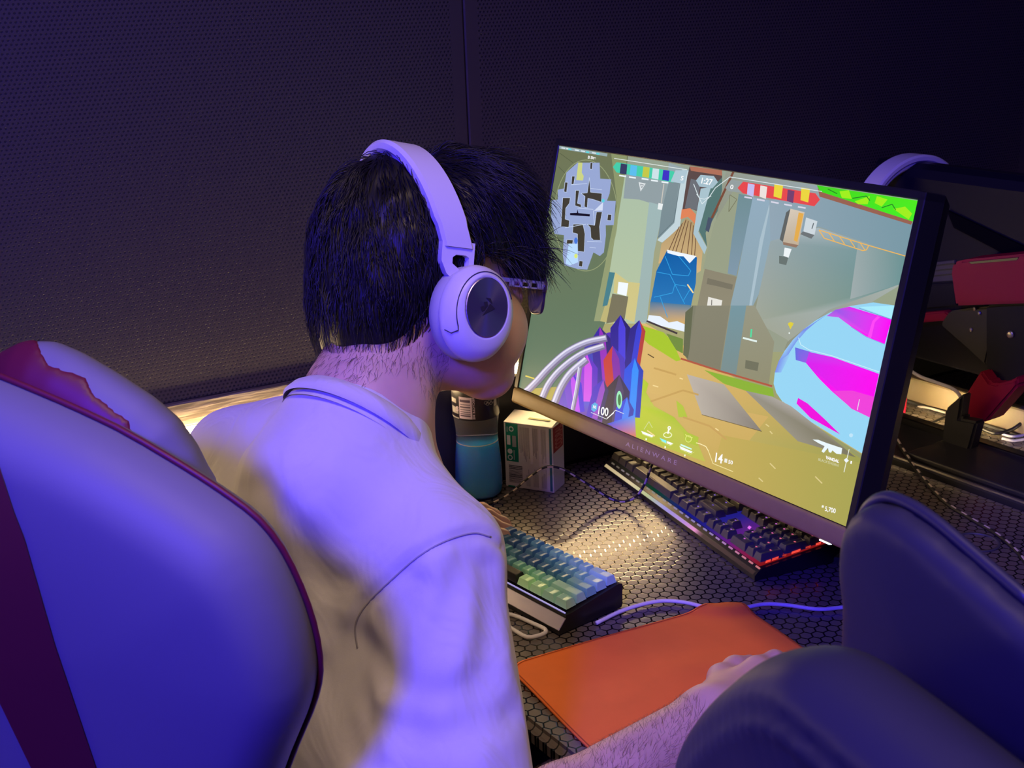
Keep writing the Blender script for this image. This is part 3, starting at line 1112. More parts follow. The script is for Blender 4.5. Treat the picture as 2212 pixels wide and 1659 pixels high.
for l in (((665, 480), (760, 490)), ((510, 450), (640, 440)), ((690, 660), (700, 780)), ((460, 800), (630, 770)), ((640, 910), (760, 915)), ((660, 960), (710, 965)), ((560, 640), (690, 650))):
    LN('a', (206, 220, 246), 1.0, *l)
TX('a', 'B Site', (645, 236), (708, 244), 6, bold=0.03)
# strip of small writing at the very top
PG('a', (150, 172, 176), (413, 133), (806, 196), (802, 220), (412, 156))
for x in (430, 470, 540, 590, 680):
    LN('a', (225, 238, 240), 2.5, (x, 146 + (x - 413) * 0.16), (x + 32, 151 + (x - 413) * 0.16))
for x in (485, 630, 715):
    LN('a', (90, 220, 225), 3, (x, 148 + (x - 413) * 0.16), (x + 26, 152 + (x - 413) * 0.16))
# team bars with plain tiles
LN('a', (225, 235, 232), 1.5, (860, 235), (1455, 328))
PG('a', (70, 206, 170), (850, 305), (880, 266), (1345, 340), (1372, 388), (1342, 432), (880, 350))
for i, (x, c) in enumerate(((905, (56, 60, 96)), (985, (92, 190, 238)), (1088, (196, 200, 70)), (1165, (206, 226, 232)), (1250, (62, 52, 196)))):
    y = 276 + i * 13
    PG('a', c, (x + 10, y), (x + 62, y + 8), (x + 55, y + 92), (x, y + 82))
    LN('a', (236, 244, 248), 3.2, (x - 4, y + 98), (x + 52, y + 106))
PG('a', (176, 200, 212), (1360, 332), (1458, 332), (1432, 442), (1320, 425))
TX('a', '5', (1400, 412), (1422, 415), 9)
PG('b', (230, 74, 76), (375, 262), (422, 208), (1040, 308), (1078, 362), (1030, 418), (420, 308))
for i, (x, y, c) in enumerate(((455, 222, (196, 190, 240)), (562, 240, (236, 226, 220)), (682, 226, (236, 214, 60)), (795, 276, (116, 66, 110)), (912, 258, (236, 214, 60)))):
    hgt = 108 if c[2] == 60 else 96
    PG('b', c, (x + 8, y), (x + 82 if c[2] == 60 else x + 66, y + 12), (x + 66 if c[2] == 60 else x + 54, y + hgt + 20), (x, y + hgt))
    LN('b', (216, 214, 230), 3.4, (x - 22, 338 + i * 21), (x + 44, 350 + i * 21))
PG('b', (150, 160, 160), (270, 262), (320, 190), (420, 208), (375, 262), (400, 300), (300, 290))
TX('b', '0', (310, 268), (336, 272), 9)
PG('b', (166, 192, 204), (20, 198), (60, 150), (172, 160), (208, 212), (160, 266), (50, 250))
TX('b', '1:27', (64, 222), (156, 238), 12.5)
LN('b', (220, 232, 236), 1.6, (0, 228), (40, 330), (72, 398), (130, 345), (185, 262), (310, 168), (1095, 292))
LN('b', (220, 232, 236), 1.4, (25, 312), (50, 350), (95, 358), (150, 330))
PG('a', (222, 228, 230), (1060, 428), (1118, 440), (1076, 505))
LN('a', (130, 140, 146), 1.2, (1075, 445), (1100, 450), (1085, 475), (1075, 445))
LN('b', (112, 112, 84), 1.2, (310, 320), (370, 360), (300, 465), (310, 320))
# markers by the ball
PG('d', (222, 206, 60), (742, 128), (785, 124), (760, 172))
EL('d', (222, 206, 60), (762, 135), 18, 16)
EL('d', (235, 245, 240), (752, 198), 5, 6)
LN('d', (80, 220, 160), 3.5, (482, 170), (476, 228))
LN('d', (225, 240, 235), 4, (420, 232), (520, 258))
# lower display
PG('c', (70, 172, 228), (745, 890), (775, 868), (800, 885), (795, 930), (768, 955), (742, 935))
TX('c', '50', (756, 918), (784, 924), 6)
TX('c', '100', (803, 972), (892, 992), 17.5)
LN('c', (215, 225, 235), 1.4, (740, 958), (880, 1018), (960, 938), (1035, 970))
LN('c', (255, 255, 255), 2, (885, 1010), (945, 960))
PG('e', (246, 252, 246), (215, 8), (560, 142), (510, 186), (252, 90))
PG('e', (130, 240, 246), (720, 200), (910, 280), (903, 352), (785, 292))
PG('e', (246, 252, 246), (926, 288), (1096, 355), (1030, 398), (915, 350))
PG('e', (246, 252, 246), (1270, 420), (1630, 580), (1590, 628), (1300, 512))
PG('e', (205, 250, 236), (1310, 368), (1612, 496), (1600, 532), (1290, 408))
for q in (((250, 100), (500, 200), (590, 150)), ((770, 300), (1020, 425), (1105, 360)), ((1290, 520), (1580, 655), (1680, 590))):
    LN('e', (226, 230, 140), 0.8, *q)
for q in ((355, 215, 352, 270), (880, 430, 875, 490), (1425, 660, 1415, 712)):
    LN('e', (240, 246, 220), 3, q[:2], q[2:])
EL('e', (240, 246, 200), (945, 122), 112, 70, 2.0)
LN('e', (250, 252, 240), 3.4, (985, -60), (950, 90))
EL('e', (250, 252, 240), (990, -70), 34, 40, 2.5, 12)
EL('e', (226, 234, 130), (1520, 230), 80, 90, 1.5)
LN('e', (226, 234, 130), 1.5, (1430, 110), (1520, 170), (1640, 200))
LN('c', (206, 216, 150), 1.5, (1215, 1110), (1260, 1040), (1290, 1095))
LN('e', (250, 236, 180), 1.8, (1730, 338), (1850, 372), (2000, 440), (2075, 572))
LN('d', (240, 226, 160), 1.6, (172, 1040), (206, 1132), (350, 1190))
TX('d', '14', (220, 1118), (272, 1132), 20)
PG('d', (236, 236, 226), (290, 1095), (310, 1100), (306, 1128), (286, 1123))
TX('d', '50', (314, 1130), (346, 1140), 8)
PG('d', (235, 248, 252), (920, 960), (960, 962), (1020, 985), (1132, 1022), (1126, 1066), (1090, 1062), (1062, 1038), (1052, 1055), (1036, 1050), (1030, 1020), (1000, 1056), (984, 1045), (1006, 1008), (960, 985))
TX('d', 'VANDAL', (1012, 1096), (1108, 1128), 6.5, bold=0.05)
TX('d', 'BLACKTHORN', (960, 1110), (1104, 1156), 5.5, (206, 206, 162))
LN('d', (226, 236, 246), 1.4, (1256, 672), (1240, 750))
LN('d', (236, 240, 226), 1.6, (1182, 1030), (1145, 1195))
PG('d', (240, 246, 250), (1145, 1106), (1162, 1092), (1180, 1112), (1160, 1128))
TX('d', '1', (1190, 1132), (1200, 1135), 6)
EL('d', (190, 230, 250), (1196, 930), 14, 14)
PG('d', (245, 245, 235), (988, 1430), (1002, 1434), (998, 1450), (984, 1446))
TX('d', '5,700', (1008, 1470), (1084, 1488), 10)

me = bpy.data.meshes.new('screen_picture')
me.from_pydata(PV, [], PF)
ca = me.color_attributes.new('Col', 'FLOAT_COLOR', 'POINT')
ca.data.foreach_set('color', np.array(PC, np.float32).ravel())
pic = link_mesh('screen_picture', me, vcol_emit('screen_light', 1.0), mon)
tag(pic, 'lit game picture with round map and striped ball')
# ------------------------------------------------------------------ the player
def skin_material():
    m = mat('skin', (0.64, 0.40, 0.30), 0.5, sss=0.25, bump=(260, 0.15, 0.0006), mottle=(25, 0.08))
    return m


M_SKIN = skin_material()
M_HAIR = mat('black_hair', (0.010, 0.009, 0.010), 0.42, spec=0.55)
M_SHIRT = mat('white_cotton', (0.66, 0.64, 0.62), 0.85, spec=0.2, sheen=0.15, bump=(900, 0.25, 0.0004))
_nt = M_SHIRT.node_tree
_b = _nt.nodes['Principled BSDF']
_n = _nt.nodes.new('ShaderNodeTexNoise')
_n.inputs['Scale'].default_value = 13
_n.inputs['Detail'].default_value = 3
_n.inputs['Distortion'].default_value = 0.8
_tc = _nt.nodes.new('ShaderNodeTexCoord')
_mp = _nt.nodes.new('ShaderNodeMapping')
_mp.inputs['Scale'].default_value = (1.3, 1.3, 0.55)
_mp.inputs['Rotation'].default_value = (0.2, 0.3, 0.0)
_bp = _nt.nodes.new('ShaderNodeBump')
_bp.inputs['Strength'].default_value = 0.55
_bp.inputs['Distance'].default_value = 0.012
_nt.links.new(_tc.outputs['Object'], _mp.inputs[0])
_nt.links.new(_mp.outputs[0], _n.inputs['Vector'])
_nt.links.new(_n.outputs['Fac'], _bp.inputs['Height'])
_old = [x for x in _nt.nodes if x.type == 'BUMP' and x != _bp][0]
_nt.links.new(_bp.outputs[0], _old.inputs['Normal'])
M_JEANS = mat('dark_trousers', (0.03, 0.032, 0.04), 0.85, bump=(700, 0.3, 0.0004))

# head frame: L to his right, F where he looks, U up
HA, HP, HR = math.radians(-3), math.radians(14), math.radians(11)
L = np.array([math.cos(HA), math.sin(HA), 0])
F = np.array([-math.sin(HA) * math.cos(HP), math.cos(HA) * math.cos(HP), -math.sin(HP)])
U = np.cross(L, F)
L, U = nrm(L * math.cos(HR) + U * math.sin(HR)), nrm(U * math.cos(HR) - L * math.sin(HR))
# roll tips the crown to his left
HRT = np.stack([L, F, U])
HC = at(1040, 648, 1.25) - L * 0.114


def H(l, f, u):
    return HC + L * l + F * f + U * u


E_R = at(1050, 1885, 1.12)              # right elbow, below the frame
S_R = at(950, 1205, 1.225)
S_L = at(510, 985, 1.42)
NECK = at(785, 900, 1.30)
WR_R = at_z(1535, 1550, 0.797)
HAND_R = at_z(1680, 1472, 0.800)
W_L = np.array([-1.33, 0.70, 0.80])
E_L = np.array([-1.47, 0.50, 0.80])

# body surface: head, neck, forearms and hands in one skin
f = Field(H(0, 0, 0) - np.array([0.16, 0.22, 0.30]), H(0, 0, 0) + np.array([0.16, 0.19, 0.17]), 0.0042)
f.union(f.ell(H(0, -0.012, 0.045), (0.076, 0.098, 0.098), HRT))
f.union(f.ell(H(0, 0.035, -0.024), (0.066, 0.062, 0.070), HRT), 0.03)
f.union(f.cone(H(0.045, 0.02, -0.048), H(0.02, 0.080, -0.074), 0.022, 0.020), 0.03)
f.union(f.cone(H(-0.045, 0.02, -0.048), H(-0.02, 0.080, -0.074), 0.022, 0.020), 0.03)
f.union(f.ell(H(0, 0.083, -0.081), (0.024, 0.018, 0.018), HRT), 0.02)
for s in (1, -1):
    f.union(f.ell(H(0.046 * s, 0.066, -0.022), (0.026, 0.026, 0.028), HRT), 0.025)       # cheekbones
    f.union(f.ell(H(0.041 * s, 0.048, -0.034), (0.032, 0.040, 0.038), HRT), 0.025)
    f.carve(f.ell(H(0.033 * s, 0.108, 0.012), (0.018, 0.016, 0.012), HRT), 0.012)          # eye sockets
    f.union(f.ell(H(0.033 * s, 0.088, 0.010), (0.013, 0.011, 0.010), HRT), 0.004)          # eyes
    f.union(f.ell(H(0.078 * s, -0.004, -0.002), (0.010, 0.020, 0.031), HRT), 0.008)        # ears
    f.union(f.cone(H(0.018 * s, 0.098, 0.028), H(0.05 * s, 0.085, 0.026), 0.006, 0.005), 0.01)
f.union(f.cone(H(0, 0.094, 0.014), H(0, 0.113, -0.028), 0.009, 0.013), 0.012)
for s in (1, -1):
    f.union(f.ell(H(0.013 * s, 0.103, -0.032), (0.008, 0.010, 0.008), HRT), 0.006)
f.union(f.cone(H(-0.02, 0.088, -0.048), H(0.02, 0.088, -0.048), 0.006, 0.006), 0.006)     # lips
f.union(f.cone(H(-0.017, 0.087, -0.056), H(0.017, 0.087, -0.056), 0.006, 0.006), 0.006)
f.union(f.cone(H(0, -0.035, -0.035), NECK, 0.058, 0.064), 0.03)
f.union(f.cone(NECK, NECK + np.array([-0.02, 0.02, -0.09]), 0.062, 0.075), 0.03)
hv, hf = f.mesh(1)


def finger(f, pts, r, k=0.006):
    for a, b, ra, rb in zip(pts[:-1], pts[1:], r[:-1], r[1:]):
        f.union(f.cone(a, b, ra, rb), k)


def hand(f, wrist, fwd, side, up, mirror=1, curl=0.35):
    """palm and five fingers; side points to the thumb"""
    fwd, side, up = nrm(fwd), nrm(side), nrm(up)
    for i, o in enumerate((-0.030, -0.010, 0.010, 0.029)):
        f.union(f.cone(wrist + fwd * 0.012 + side * o * 0.6, wrist + fwd * 0.088 + side * o + up * 0.004, 0.018, 0.0125), 0.014)
    lens = (0.062, 0.078, 0.082, 0.074)
    for i, o in enumerate((-0.033, -0.011, 0.011, 0.031)):
        p = [wrist + fwd * 0.086 + side * o + up * 0.004]
        a = 0.1
        seg = (0.45, 0.32, 0.23)
        for j in range(3):
            d = fwd * math.cos(a) - up * math.sin(a) + side * o * 0.8
            p.append(p[-1] + d * lens[i] * seg[j])
            a += curl
        finger(f, p, (0.0100, 0.0092, 0.0084, 0.0072))
    t0 = wrist + fwd * 0.025 + side * 0.026
    t1 = t0 + fwd * 0.030 + side * 0.024 - up * 0.004
    t2 = t1 + fwd * 0.030 + side * 0.008 - up * 0.004
    t3 = t2 + fwd * 0.024 + side * 0.000 - up * 0.004
    finger(f, [t0, t1, t2, t3], (0.017, 0.0125, 0.0110, 0.0090), 0.010)


def arm_field(E, Wr, fwd, side, curl, shoulder):
    lo = np.minimum(np.minimum(E, Wr), Wr + fwd * 0.2) - 0.075
    hi = np.maximum(np.maximum(E, Wr), Wr + fwd * 0.2) + 0.075
    g = Field(lo, hi, 0.004)
    m = E + (Wr - E) * 0.32
    up = np.cross(side, fwd) if np.cross(side, fwd)[2] > 0 else -np.cross(side, fwd)
    g.union(g.cone(E, m, 0.043, 0.046))
    g.union(g.cone(m, Wr, 0.046, 0.030), 0.02)
    g.union(g.cone(Wr, Wr + fwd * 0.03, 0.029, 0.026), 0.02)
    g.union(g.cone(E, E + nrm(shoulder - E) * 0.06, 0.043, 0.045), 0.02)
    hand(g, Wr + fwd * 0.01, fwd, side, up, curl=curl)
    return g.mesh(1)


fw = nrm(HAND_R - WR_R)
sd = nrm(np.cross(np.array([0, 0, 1.0]), fw))
rv, rf = arm_field(E_R, WR_R, fw, sd, 0.42, S_R)
TH = at_z(1048, 1153, 0.80)              # the left thumb shows above the green keyboard
W_L = TH + np.array([-0.10, -0.085, 0.0])
fl = nrm(np.array([0.48, 0.87, 0.0]))
lv, lf = arm_field(E_L, W_L, fl, nrm(np.array([0.87, -0.48, 0.0])), 0.45, S_L)
n1, n2 = len(hv), len(hv) + len(rv)
BV = np.concatenate([hv, rv, lv])
BF = np.concatenate([hf, rf + n1, lf + n2])
person = pymesh('person', BV, BF, M_SKIN)
tag(person, 'person in a white shirt and headset leaning towards the monitor, seen from behind', 'person')
skinbvh = BVHTree.FromPolygons([tuple(v) for v in BV], [tuple(q) for q in BF])
headbvh = BVHTree.FromPolygons([tuple(v) for v in hv], [tuple(q) for q in hf])

# shirt
SPX = nrm(S_R - S_L)
SM = (S_R + S_L) / 2
HIP = np.array([-1.10, 0.40, 0.60])
lo = np.array([-1.62, 0.16, 0.52])
hi = np.array([-0.66, 0.88, 1.16])
g = Field(lo, hi, 0.0052)
axz = nrm(NECK - HIP + np.array([0, -0.03, 0]))
fr = nrm(np.cross(axz, SPX))
TR = np.stack([SPX, fr, np.cross(SPX, fr)])
g.union(g.ell((SM + HIP) / 2 - TR[2] * 0.03 + TR[1] * 0.005, (0.205, 0.118, 0.31), TR))
g.union(g.cone(S_R - SPX * 0.06, S_L + SPX * 0.04, 0.050, 0.046), 0.09)
g.union(g.cone(S_R, NECK + np.array([0.0, 0.0, -0.01]), 0.055, 0.036), 0.03)
g.union(g.cone(S_L, NECK + np.array([0.0, 0.0, -0.01]), 0.048, 0.055), 0.03)
NA = nrm(H(0, -0.03, -0.06) - NECK)
g.union(g.cone(NECK - NA * 0.09, NECK - NA * 0.031, 0.086, 0.0770), 0.025)
# right sleeve: wide, hanging to the elbow
SE = at(1000, 1800, 1.15)
g.union(g.cone(S_R, SE, 0.058, 0.070), 0.03)
g.union(g.cone(S_R + np.array([-0.02, -0.03, -0.08]), SE + np.array([-0.045, -0.035, 0.0]), 0.05, 0.068), 0.03)
SEL = S_L + (E_L - S_L) * 0.85
g.union(g.cone(S_L, SEL, 0.048, 0.065), 0.03)
coarse = BVHTree.FromPolygons(*[[tuple(x) for x in a] for a in g.mesh(0)])


def shoot(bvh, pts, lift=0.0, n=5):
    out = []
    for u, v in spline(pts, n):
        d = Vector(ray(u, v)).normalized()
        hit = bvh.ray_cast(Vector(CAM), d)
        if hit[0] is not None:
            out.append(np.array(hit[0]) + np.array(hit[1]) * lift)
    return out


seam = shoot(coarse, [(772, 1400), (768, 1350), (790, 1308), (840, 1258), (900, 1205), (960, 1170), (1020, 1152), (1060, 1160), (1090, 1185)])
g.carve(g.poly(seam) - 0.0048, 0.007)
folds = [([(772, 1390), (765, 1450), (785, 1560), (800, 1655)], 0.010, 0.02),
         ([(690, 1440), (720, 1500), (750, 1600), (770, 1655)], 0.006, 0.02),
         ([(740, 1260), (715, 1330), (735, 1420), (752, 1500)], 0.005, 0.02),
         ([(1010, 1200), (960, 1330), (900, 1450), (870, 1560)], 0.004, 0.03),
         ([(1060, 1230), (1065, 1350), (1040, 1480), (1000, 1580)], 0.004, 0.03),
         ([(890, 1260), (860, 1360), (850, 1470)], 0.004, 0.03),
         ([(800, 1420), (860, 1480), (960, 1500), (1060, 1470)], 0.004, 0.025),
         ([(820, 1560), (920, 1590), (1020, 1570), (1110, 1540)], 0.005, 0.025),
         ([(520, 1060), (540, 1160), (610, 1280)], 0.003, 0.02),
         ([(560, 1050), (640, 1150), (700, 1260)], 0.003, 0.03)]
for pts, w_, k_ in folds:
    q = shoot(coarse, pts, 0.002)
    if len(q) > 2:
        g.carve(g.poly(q) - w_, k_)
# small ripples in the cloth
g.D += 0.0016 * np.sin(g.X * 61 + g.Z * 38 + 2.0 * np.sin(g.Y * 33)) * np.sin(g.Y * 47 - g.Z * 29)
# keep the shirt clear of the neck
sv, sf = g.mesh(1)
shirt = pymesh('shirt', sv, sf, M_SHIRT, person)
tag(shirt, 'loose white cotton shirt with wide sleeves')
shirtbvh = BVHTree.FromPolygons([tuple(v) for v in sv], [tuple(q) for q in sf])
st_pts = shoot(shirtbvh, [(772, 1400), (768, 1350), (790, 1308), (840, 1258), (900, 1205), (960, 1170), (1020, 1152), (1060, 1160)], 0.0002, 8)
MB().tube(st_pts, 0.0009, 6).build('seam', mat('shadowed_thread', (0.36, 0.34, 0.34), 0.9), shirt, True)
# ribbed collar
na = nrm(H(0, -0.03, -0.06) - NECK)
c0 = NECK - na * 0.016
e1 = nrm(SPX - na * (SPX @ na))
e2 = np.cross(na, e1)
mb = MB()
NC = 64
prof = [(0.0000, -0.004), (0.004, 0.000), (0.005, 0.010), (0.002, 0.017), (-0.003, 0.018), (-0.005, 0.010), (-0.005, -0.01)]
vs, fs = [], []
for i in range(NC):
    a = 2 * PI * i / NC
    rr = 0.0690
    rad = e1 * math.cos(a) + e2 * math.sin(a) * 1.03
    drop = -0.045 * max(0.0, math.sin(a))            # lower at the throat
    for (pr, pz) in prof:
        vs.append(c0 + rad * (rr + pr + 0.01 * (0.018 - pz) / 0.02) + na * (pz + drop))
m_ = len(prof)
for i in range(NC):
    for j in range(m_ - 1):
        a, b = i * m_ + j, ((i + 1) % NC) * m_ + j
        fs.append((a, b, b + 1, a + 1))
pymesh('collar', vs, fs, M_SHIRT, shirt)
# trousers, seated
t = Field((-1.40, 0.16, 0.02), (-0.78, 1.12, 0.78), 0.012)
t.union(t.ell((-1.10, 0.38, 0.55), (0.19, 0.15, 0.13)))
for s in (-1, 1):
    k_ = np.array([-1.10 + 0.16 * s, 0.86, 0.56])
    t.union(t.cone((-1.10 + 0.10 * s, 0.42, 0.55), k_, 0.095, 0.070), 0.05)
    t.union(t.cone(k_, k_ + np.array([0, 0.06, -0.47]), 0.068, 0.055), 0.03)
pymesh('trousers', *t.mesh(1), M_JEANS, person)
for s in (-1, 1):
    sh = Field((-1.10 + 0.16 * s - 0.08, 0.82, 0.0), (-1.10 + 0.16 * s + 0.08, 1.20, 0.16), 0.008)
    p = np.array([-1.10 + 0.16 * s, 0.93, 0.055])
    sh.union(sh.cone(p, p + np.array([0, 0.16, -0.012]), 0.047, 0.036))
    sh.D = np.maximum(sh.D, 0.005 - sh.Z)
    pymesh('shoe', *sh.mesh(1), M_BLACK, person)

# ------------------------------------------------------------------ hair
hg = Field(H(0, 0, 0) - np.array([0.19, 0.20, 0.20]), H(0, 0, 0) + np.array([0.19, 0.20, 0.24]), 0.0045)
hg.union(hg.ell(H(0, -0.016, 0.056), (0.086, 0.108, 0.100), HRT))
hg.union(hg.ell(H(0, 0.048, 0.100), (0.074, 0.060, 0.060), HRT), 0.03)
hg.union(hg.ell(H(0.0, -0.07, -0.015), (0.064, 0.048, 0.072), HRT), 0.04)
hg.union(hg.ell(H(0.0, 0.078, 0.066), (0.070, 0.028, 0.032), HRT), 0.02)
lf3 = hg.loc(HC, HRT)
# keep the face, cheeks and lower sides free
face = np.maximum(0.070 - lf3[1] - 0.35 * (lf3[2] - 0.04), lf3[2] - 0.048)
hg.D = np.maximum(hg.D, -np.maximum(0.014 - lf3[1] + 0.0 * lf3[2], lf3[2] - 0.052))
# dent left by the headband
bd = hg.poly([H(0.095 * math.cos(a), -0.026, 0.030 + 0.128 * math.sin(a)) for a in np.linspace(0, PI, 24)])
hg.carve(bd - 0.014, 0.02)
hg.D += 0.0022 * np.sin(lf3[0] * 150 + 3 * np.sin(lf3[2] * 40)) * np.sin(lf3[1] * 60 + lf3[2] * 30)
cv, cf = hg.mesh(1)
hair = pymesh('hair', cv, cf, M_HAIR, person)
tag(hair, 'short black hair, tousled over the forehead')
cap = BVHTree.FromPolygons([tuple(v) for v in cv], [tuple(q) for q in cf])
crown = H(-0.01, -0.055, 0.160)


def strands(n, ln, rad, pick, lift, drop, seg=5, spread=0.35):
    vs, fs = [], []
    tries = 0
    got = 0
    while got < n and tries < n * 6:
        tries += 1
        i = int(rng.integers(len(cf)))
        p = cv[cf[i]].mean(0)
        q = np.array([(p - HC) @ L, (p - HC) @ F, (p - HC) @ U])
        if not pick(q):
            continue
        got += 1
        a, b, c = cv[cf[i][0]], cv[cf[i][1]], cv[cf[i][2]]
        nn = nrm(np.cross(b - a, c - a))
        d = nrm(p - crown)
        d = nrm(d - nn * (d @ nn) + rng.normal(0, spread, 3) * 0.6)
        l_ = ln * rng.uniform(0.6, 1.25)
        pts = [p - nn * 0.002]
        for s in range(seg):
            tt = (s + 1) / seg
            stepv = nrm(d + nn * lift * (1 - tt) + np.array([0, 0, -1]) * drop * tt)
            x = pts[-1] + stepv * l_ / seg
            h = cap.find_nearest(Vector(x))
            if h[0] is not None:
                off = x - np.array(h[0])
                sd_ = off @ np.array(h[1])
                if sd_ < 0.0012:
                    x = np.array(h[0]) + np.array(h[1]) * 0.0015
                elif sd_ > 0.006 and q[1] < 0.03:
                    x = x - np.array(h[1]) * (sd_ - 0.006) * 0.6
            d = nrm(x - pts[-1])
            pts.append(x)
        base = len(vs)
        k = len(pts)
        for s, x in enumerate(pts):
            r = rad * (1 - 0.85 * s / (k - 1))
            t_ = nrm(pts[min(s + 1, k - 1)] - pts[max(s - 1, 0)])
            e1_ = nrm(np.cross(t_, nn + 0.01))
            e2_ = np.cross(t_, e1_)
            for j in range(3):
                an = 2 * PI * j / 3
                vs.append(x + (e1_ * math.cos(an) + e2_ * math.sin(an)) * r)
        for s in range(k - 1):
            for j in range(3):
                a0 = base + s * 3
                fs.append((a0 + j, a0 + (j + 1) % 3, a0 + 3 + (j + 1) % 3, a0 + 3 + j))
    return vs, fs


sv1, sf1 = strands(5200, 0.052, 0.00075, lambda q: q[2] > -0.02, 0.04, 0.25)
sv2, sf2 = strands(900, 0.045, 0.0007, lambda q: q[1] > 0.055 and q[2] < 0.13, 0.25, 0.8, spread=0.5)
sv3, sf3 = strands(700, 0.020, 0.0004, lambda q: q[2] < -0.02 and q[1] < 0.0, 0.1, 0.6)
o1 = len(sv1)
o2 = o1 + len(sv2)
allf = sf1 + [tuple(i + o1 for i in q) for q in sf2] + [tuple(i + o2 for i in q) for q in sf3]
st_ = pymesh('hair_strands', sv1 + sv2 + sv3, allf, M_HAIR, hair)
tag(st_, kind='stuff')
# stubble of fine hairs running down the nape, and arm hair
def fine_hair(name, bvh, verts, faces, test, direction, n, ln, rad, parent, m=None):
    vs, fs = [], []
    cen = verts[faces].mean(1)
    ok = np.array([i for i in range(len(faces)) if test(cen[i])])
    if len(ok) == 0:
        return
    for i in rng.choice(ok, n):
        a, b, c, d4 = verts[faces[i]]
        s, t2 = rng.random(2)
        p = a + (b - a) * s + (d4 - a) * t2
        nn = nrm(np.cross(b - a, d4 - a))
        d = direction(p) + rng.normal(0, 0.35, 3)
        d = nrm(d - nn * (d @ nn))
        l_ = ln * rng.uniform(0.5, 1.3)
        q = [p, p + d * l_ * 0.5 + nn * l_ * 0.14, p + d * l_ + nn * l_ * 0.12]
        base = len(vs)
        for k, x in enumerate(q):
            r = rad * (1, 0.7, 0.2)[k]
            e_ = np.cross(d, nn)
            vs += [x + e_ * r, x - e_ * r, x + nn * r]
        for k in range(2):
            for j in range(3):
                a0 = base + 3 * k
                fs.append((a0 + j, a0 + (j + 1) % 3, a0 + 3 + (j + 1) % 3, a0 + 3 + j))
    o = pymesh(name, vs, fs, m or M_HAIR, parent)
    tag(o, kind='stuff')


def nape(p):
    q = p - HC
    return (q @ F) < 0.0 and -0.100 + 0.035 * rng.random() ** 2 < (q @ U) < -0.045 and (q @ L) < 0.07


fine_hair('nape_hair', None, hv, hf, nape, lambda p: -U - 0.3 * F, 1000, 0.010, 0.00012, hair)
M_ARMH = mat('brown_hair', (0.10, 0.055, 0.045), 0.5)
fine_hair('arm_hair', None, rv, rf, lambda p: 0.02 < (p - E_R) @ nrm(WR_R - E_R) < 0.27 and p[2] > 0.79,
          lambda p: nrm(WR_R - E_R) * 0.4 + np.array([-0.7, 0.3, -0.2]), 2600, 0.011, 0.00009, person, M_ARMH)

# ------------------------------------------------------------------ headset on the head
M_HS = mat('white_headset', (0.70, 0.68, 0.70), 0.38)
M_HSP = mat('grey_cushion', (0.42, 0.41, 0.44), 0.7, bump=(500, 0.2, 0.0004))
M_DISC = mat('brushed_violet_disc', (0.30, 0.27, 0.40), 0.26, metal=0.85)
_nt = M_DISC.node_tree
_tg = _nt.nodes.new('ShaderNodeTangent')
_tg.direction_type = 'RADIAL'
_tg.axis = 'Z'
_b = _nt.nodes['Principled BSDF']
_b.inputs['Anisotropic'].default_value = 0.85
_nt.links.new(_tg.outputs[0], _b.inputs['Tangent'])
M_LOGOD = mat('dark_emblem', (0.03, 0.025, 0.03), 0.3)
M_LOGOV = mat('violet_grey_print', (0.30, 0.25, 0.40), 0.5)
M_SEAMD = mat('dark_joint', (0.05, 0.045, 0.07), 0.6)


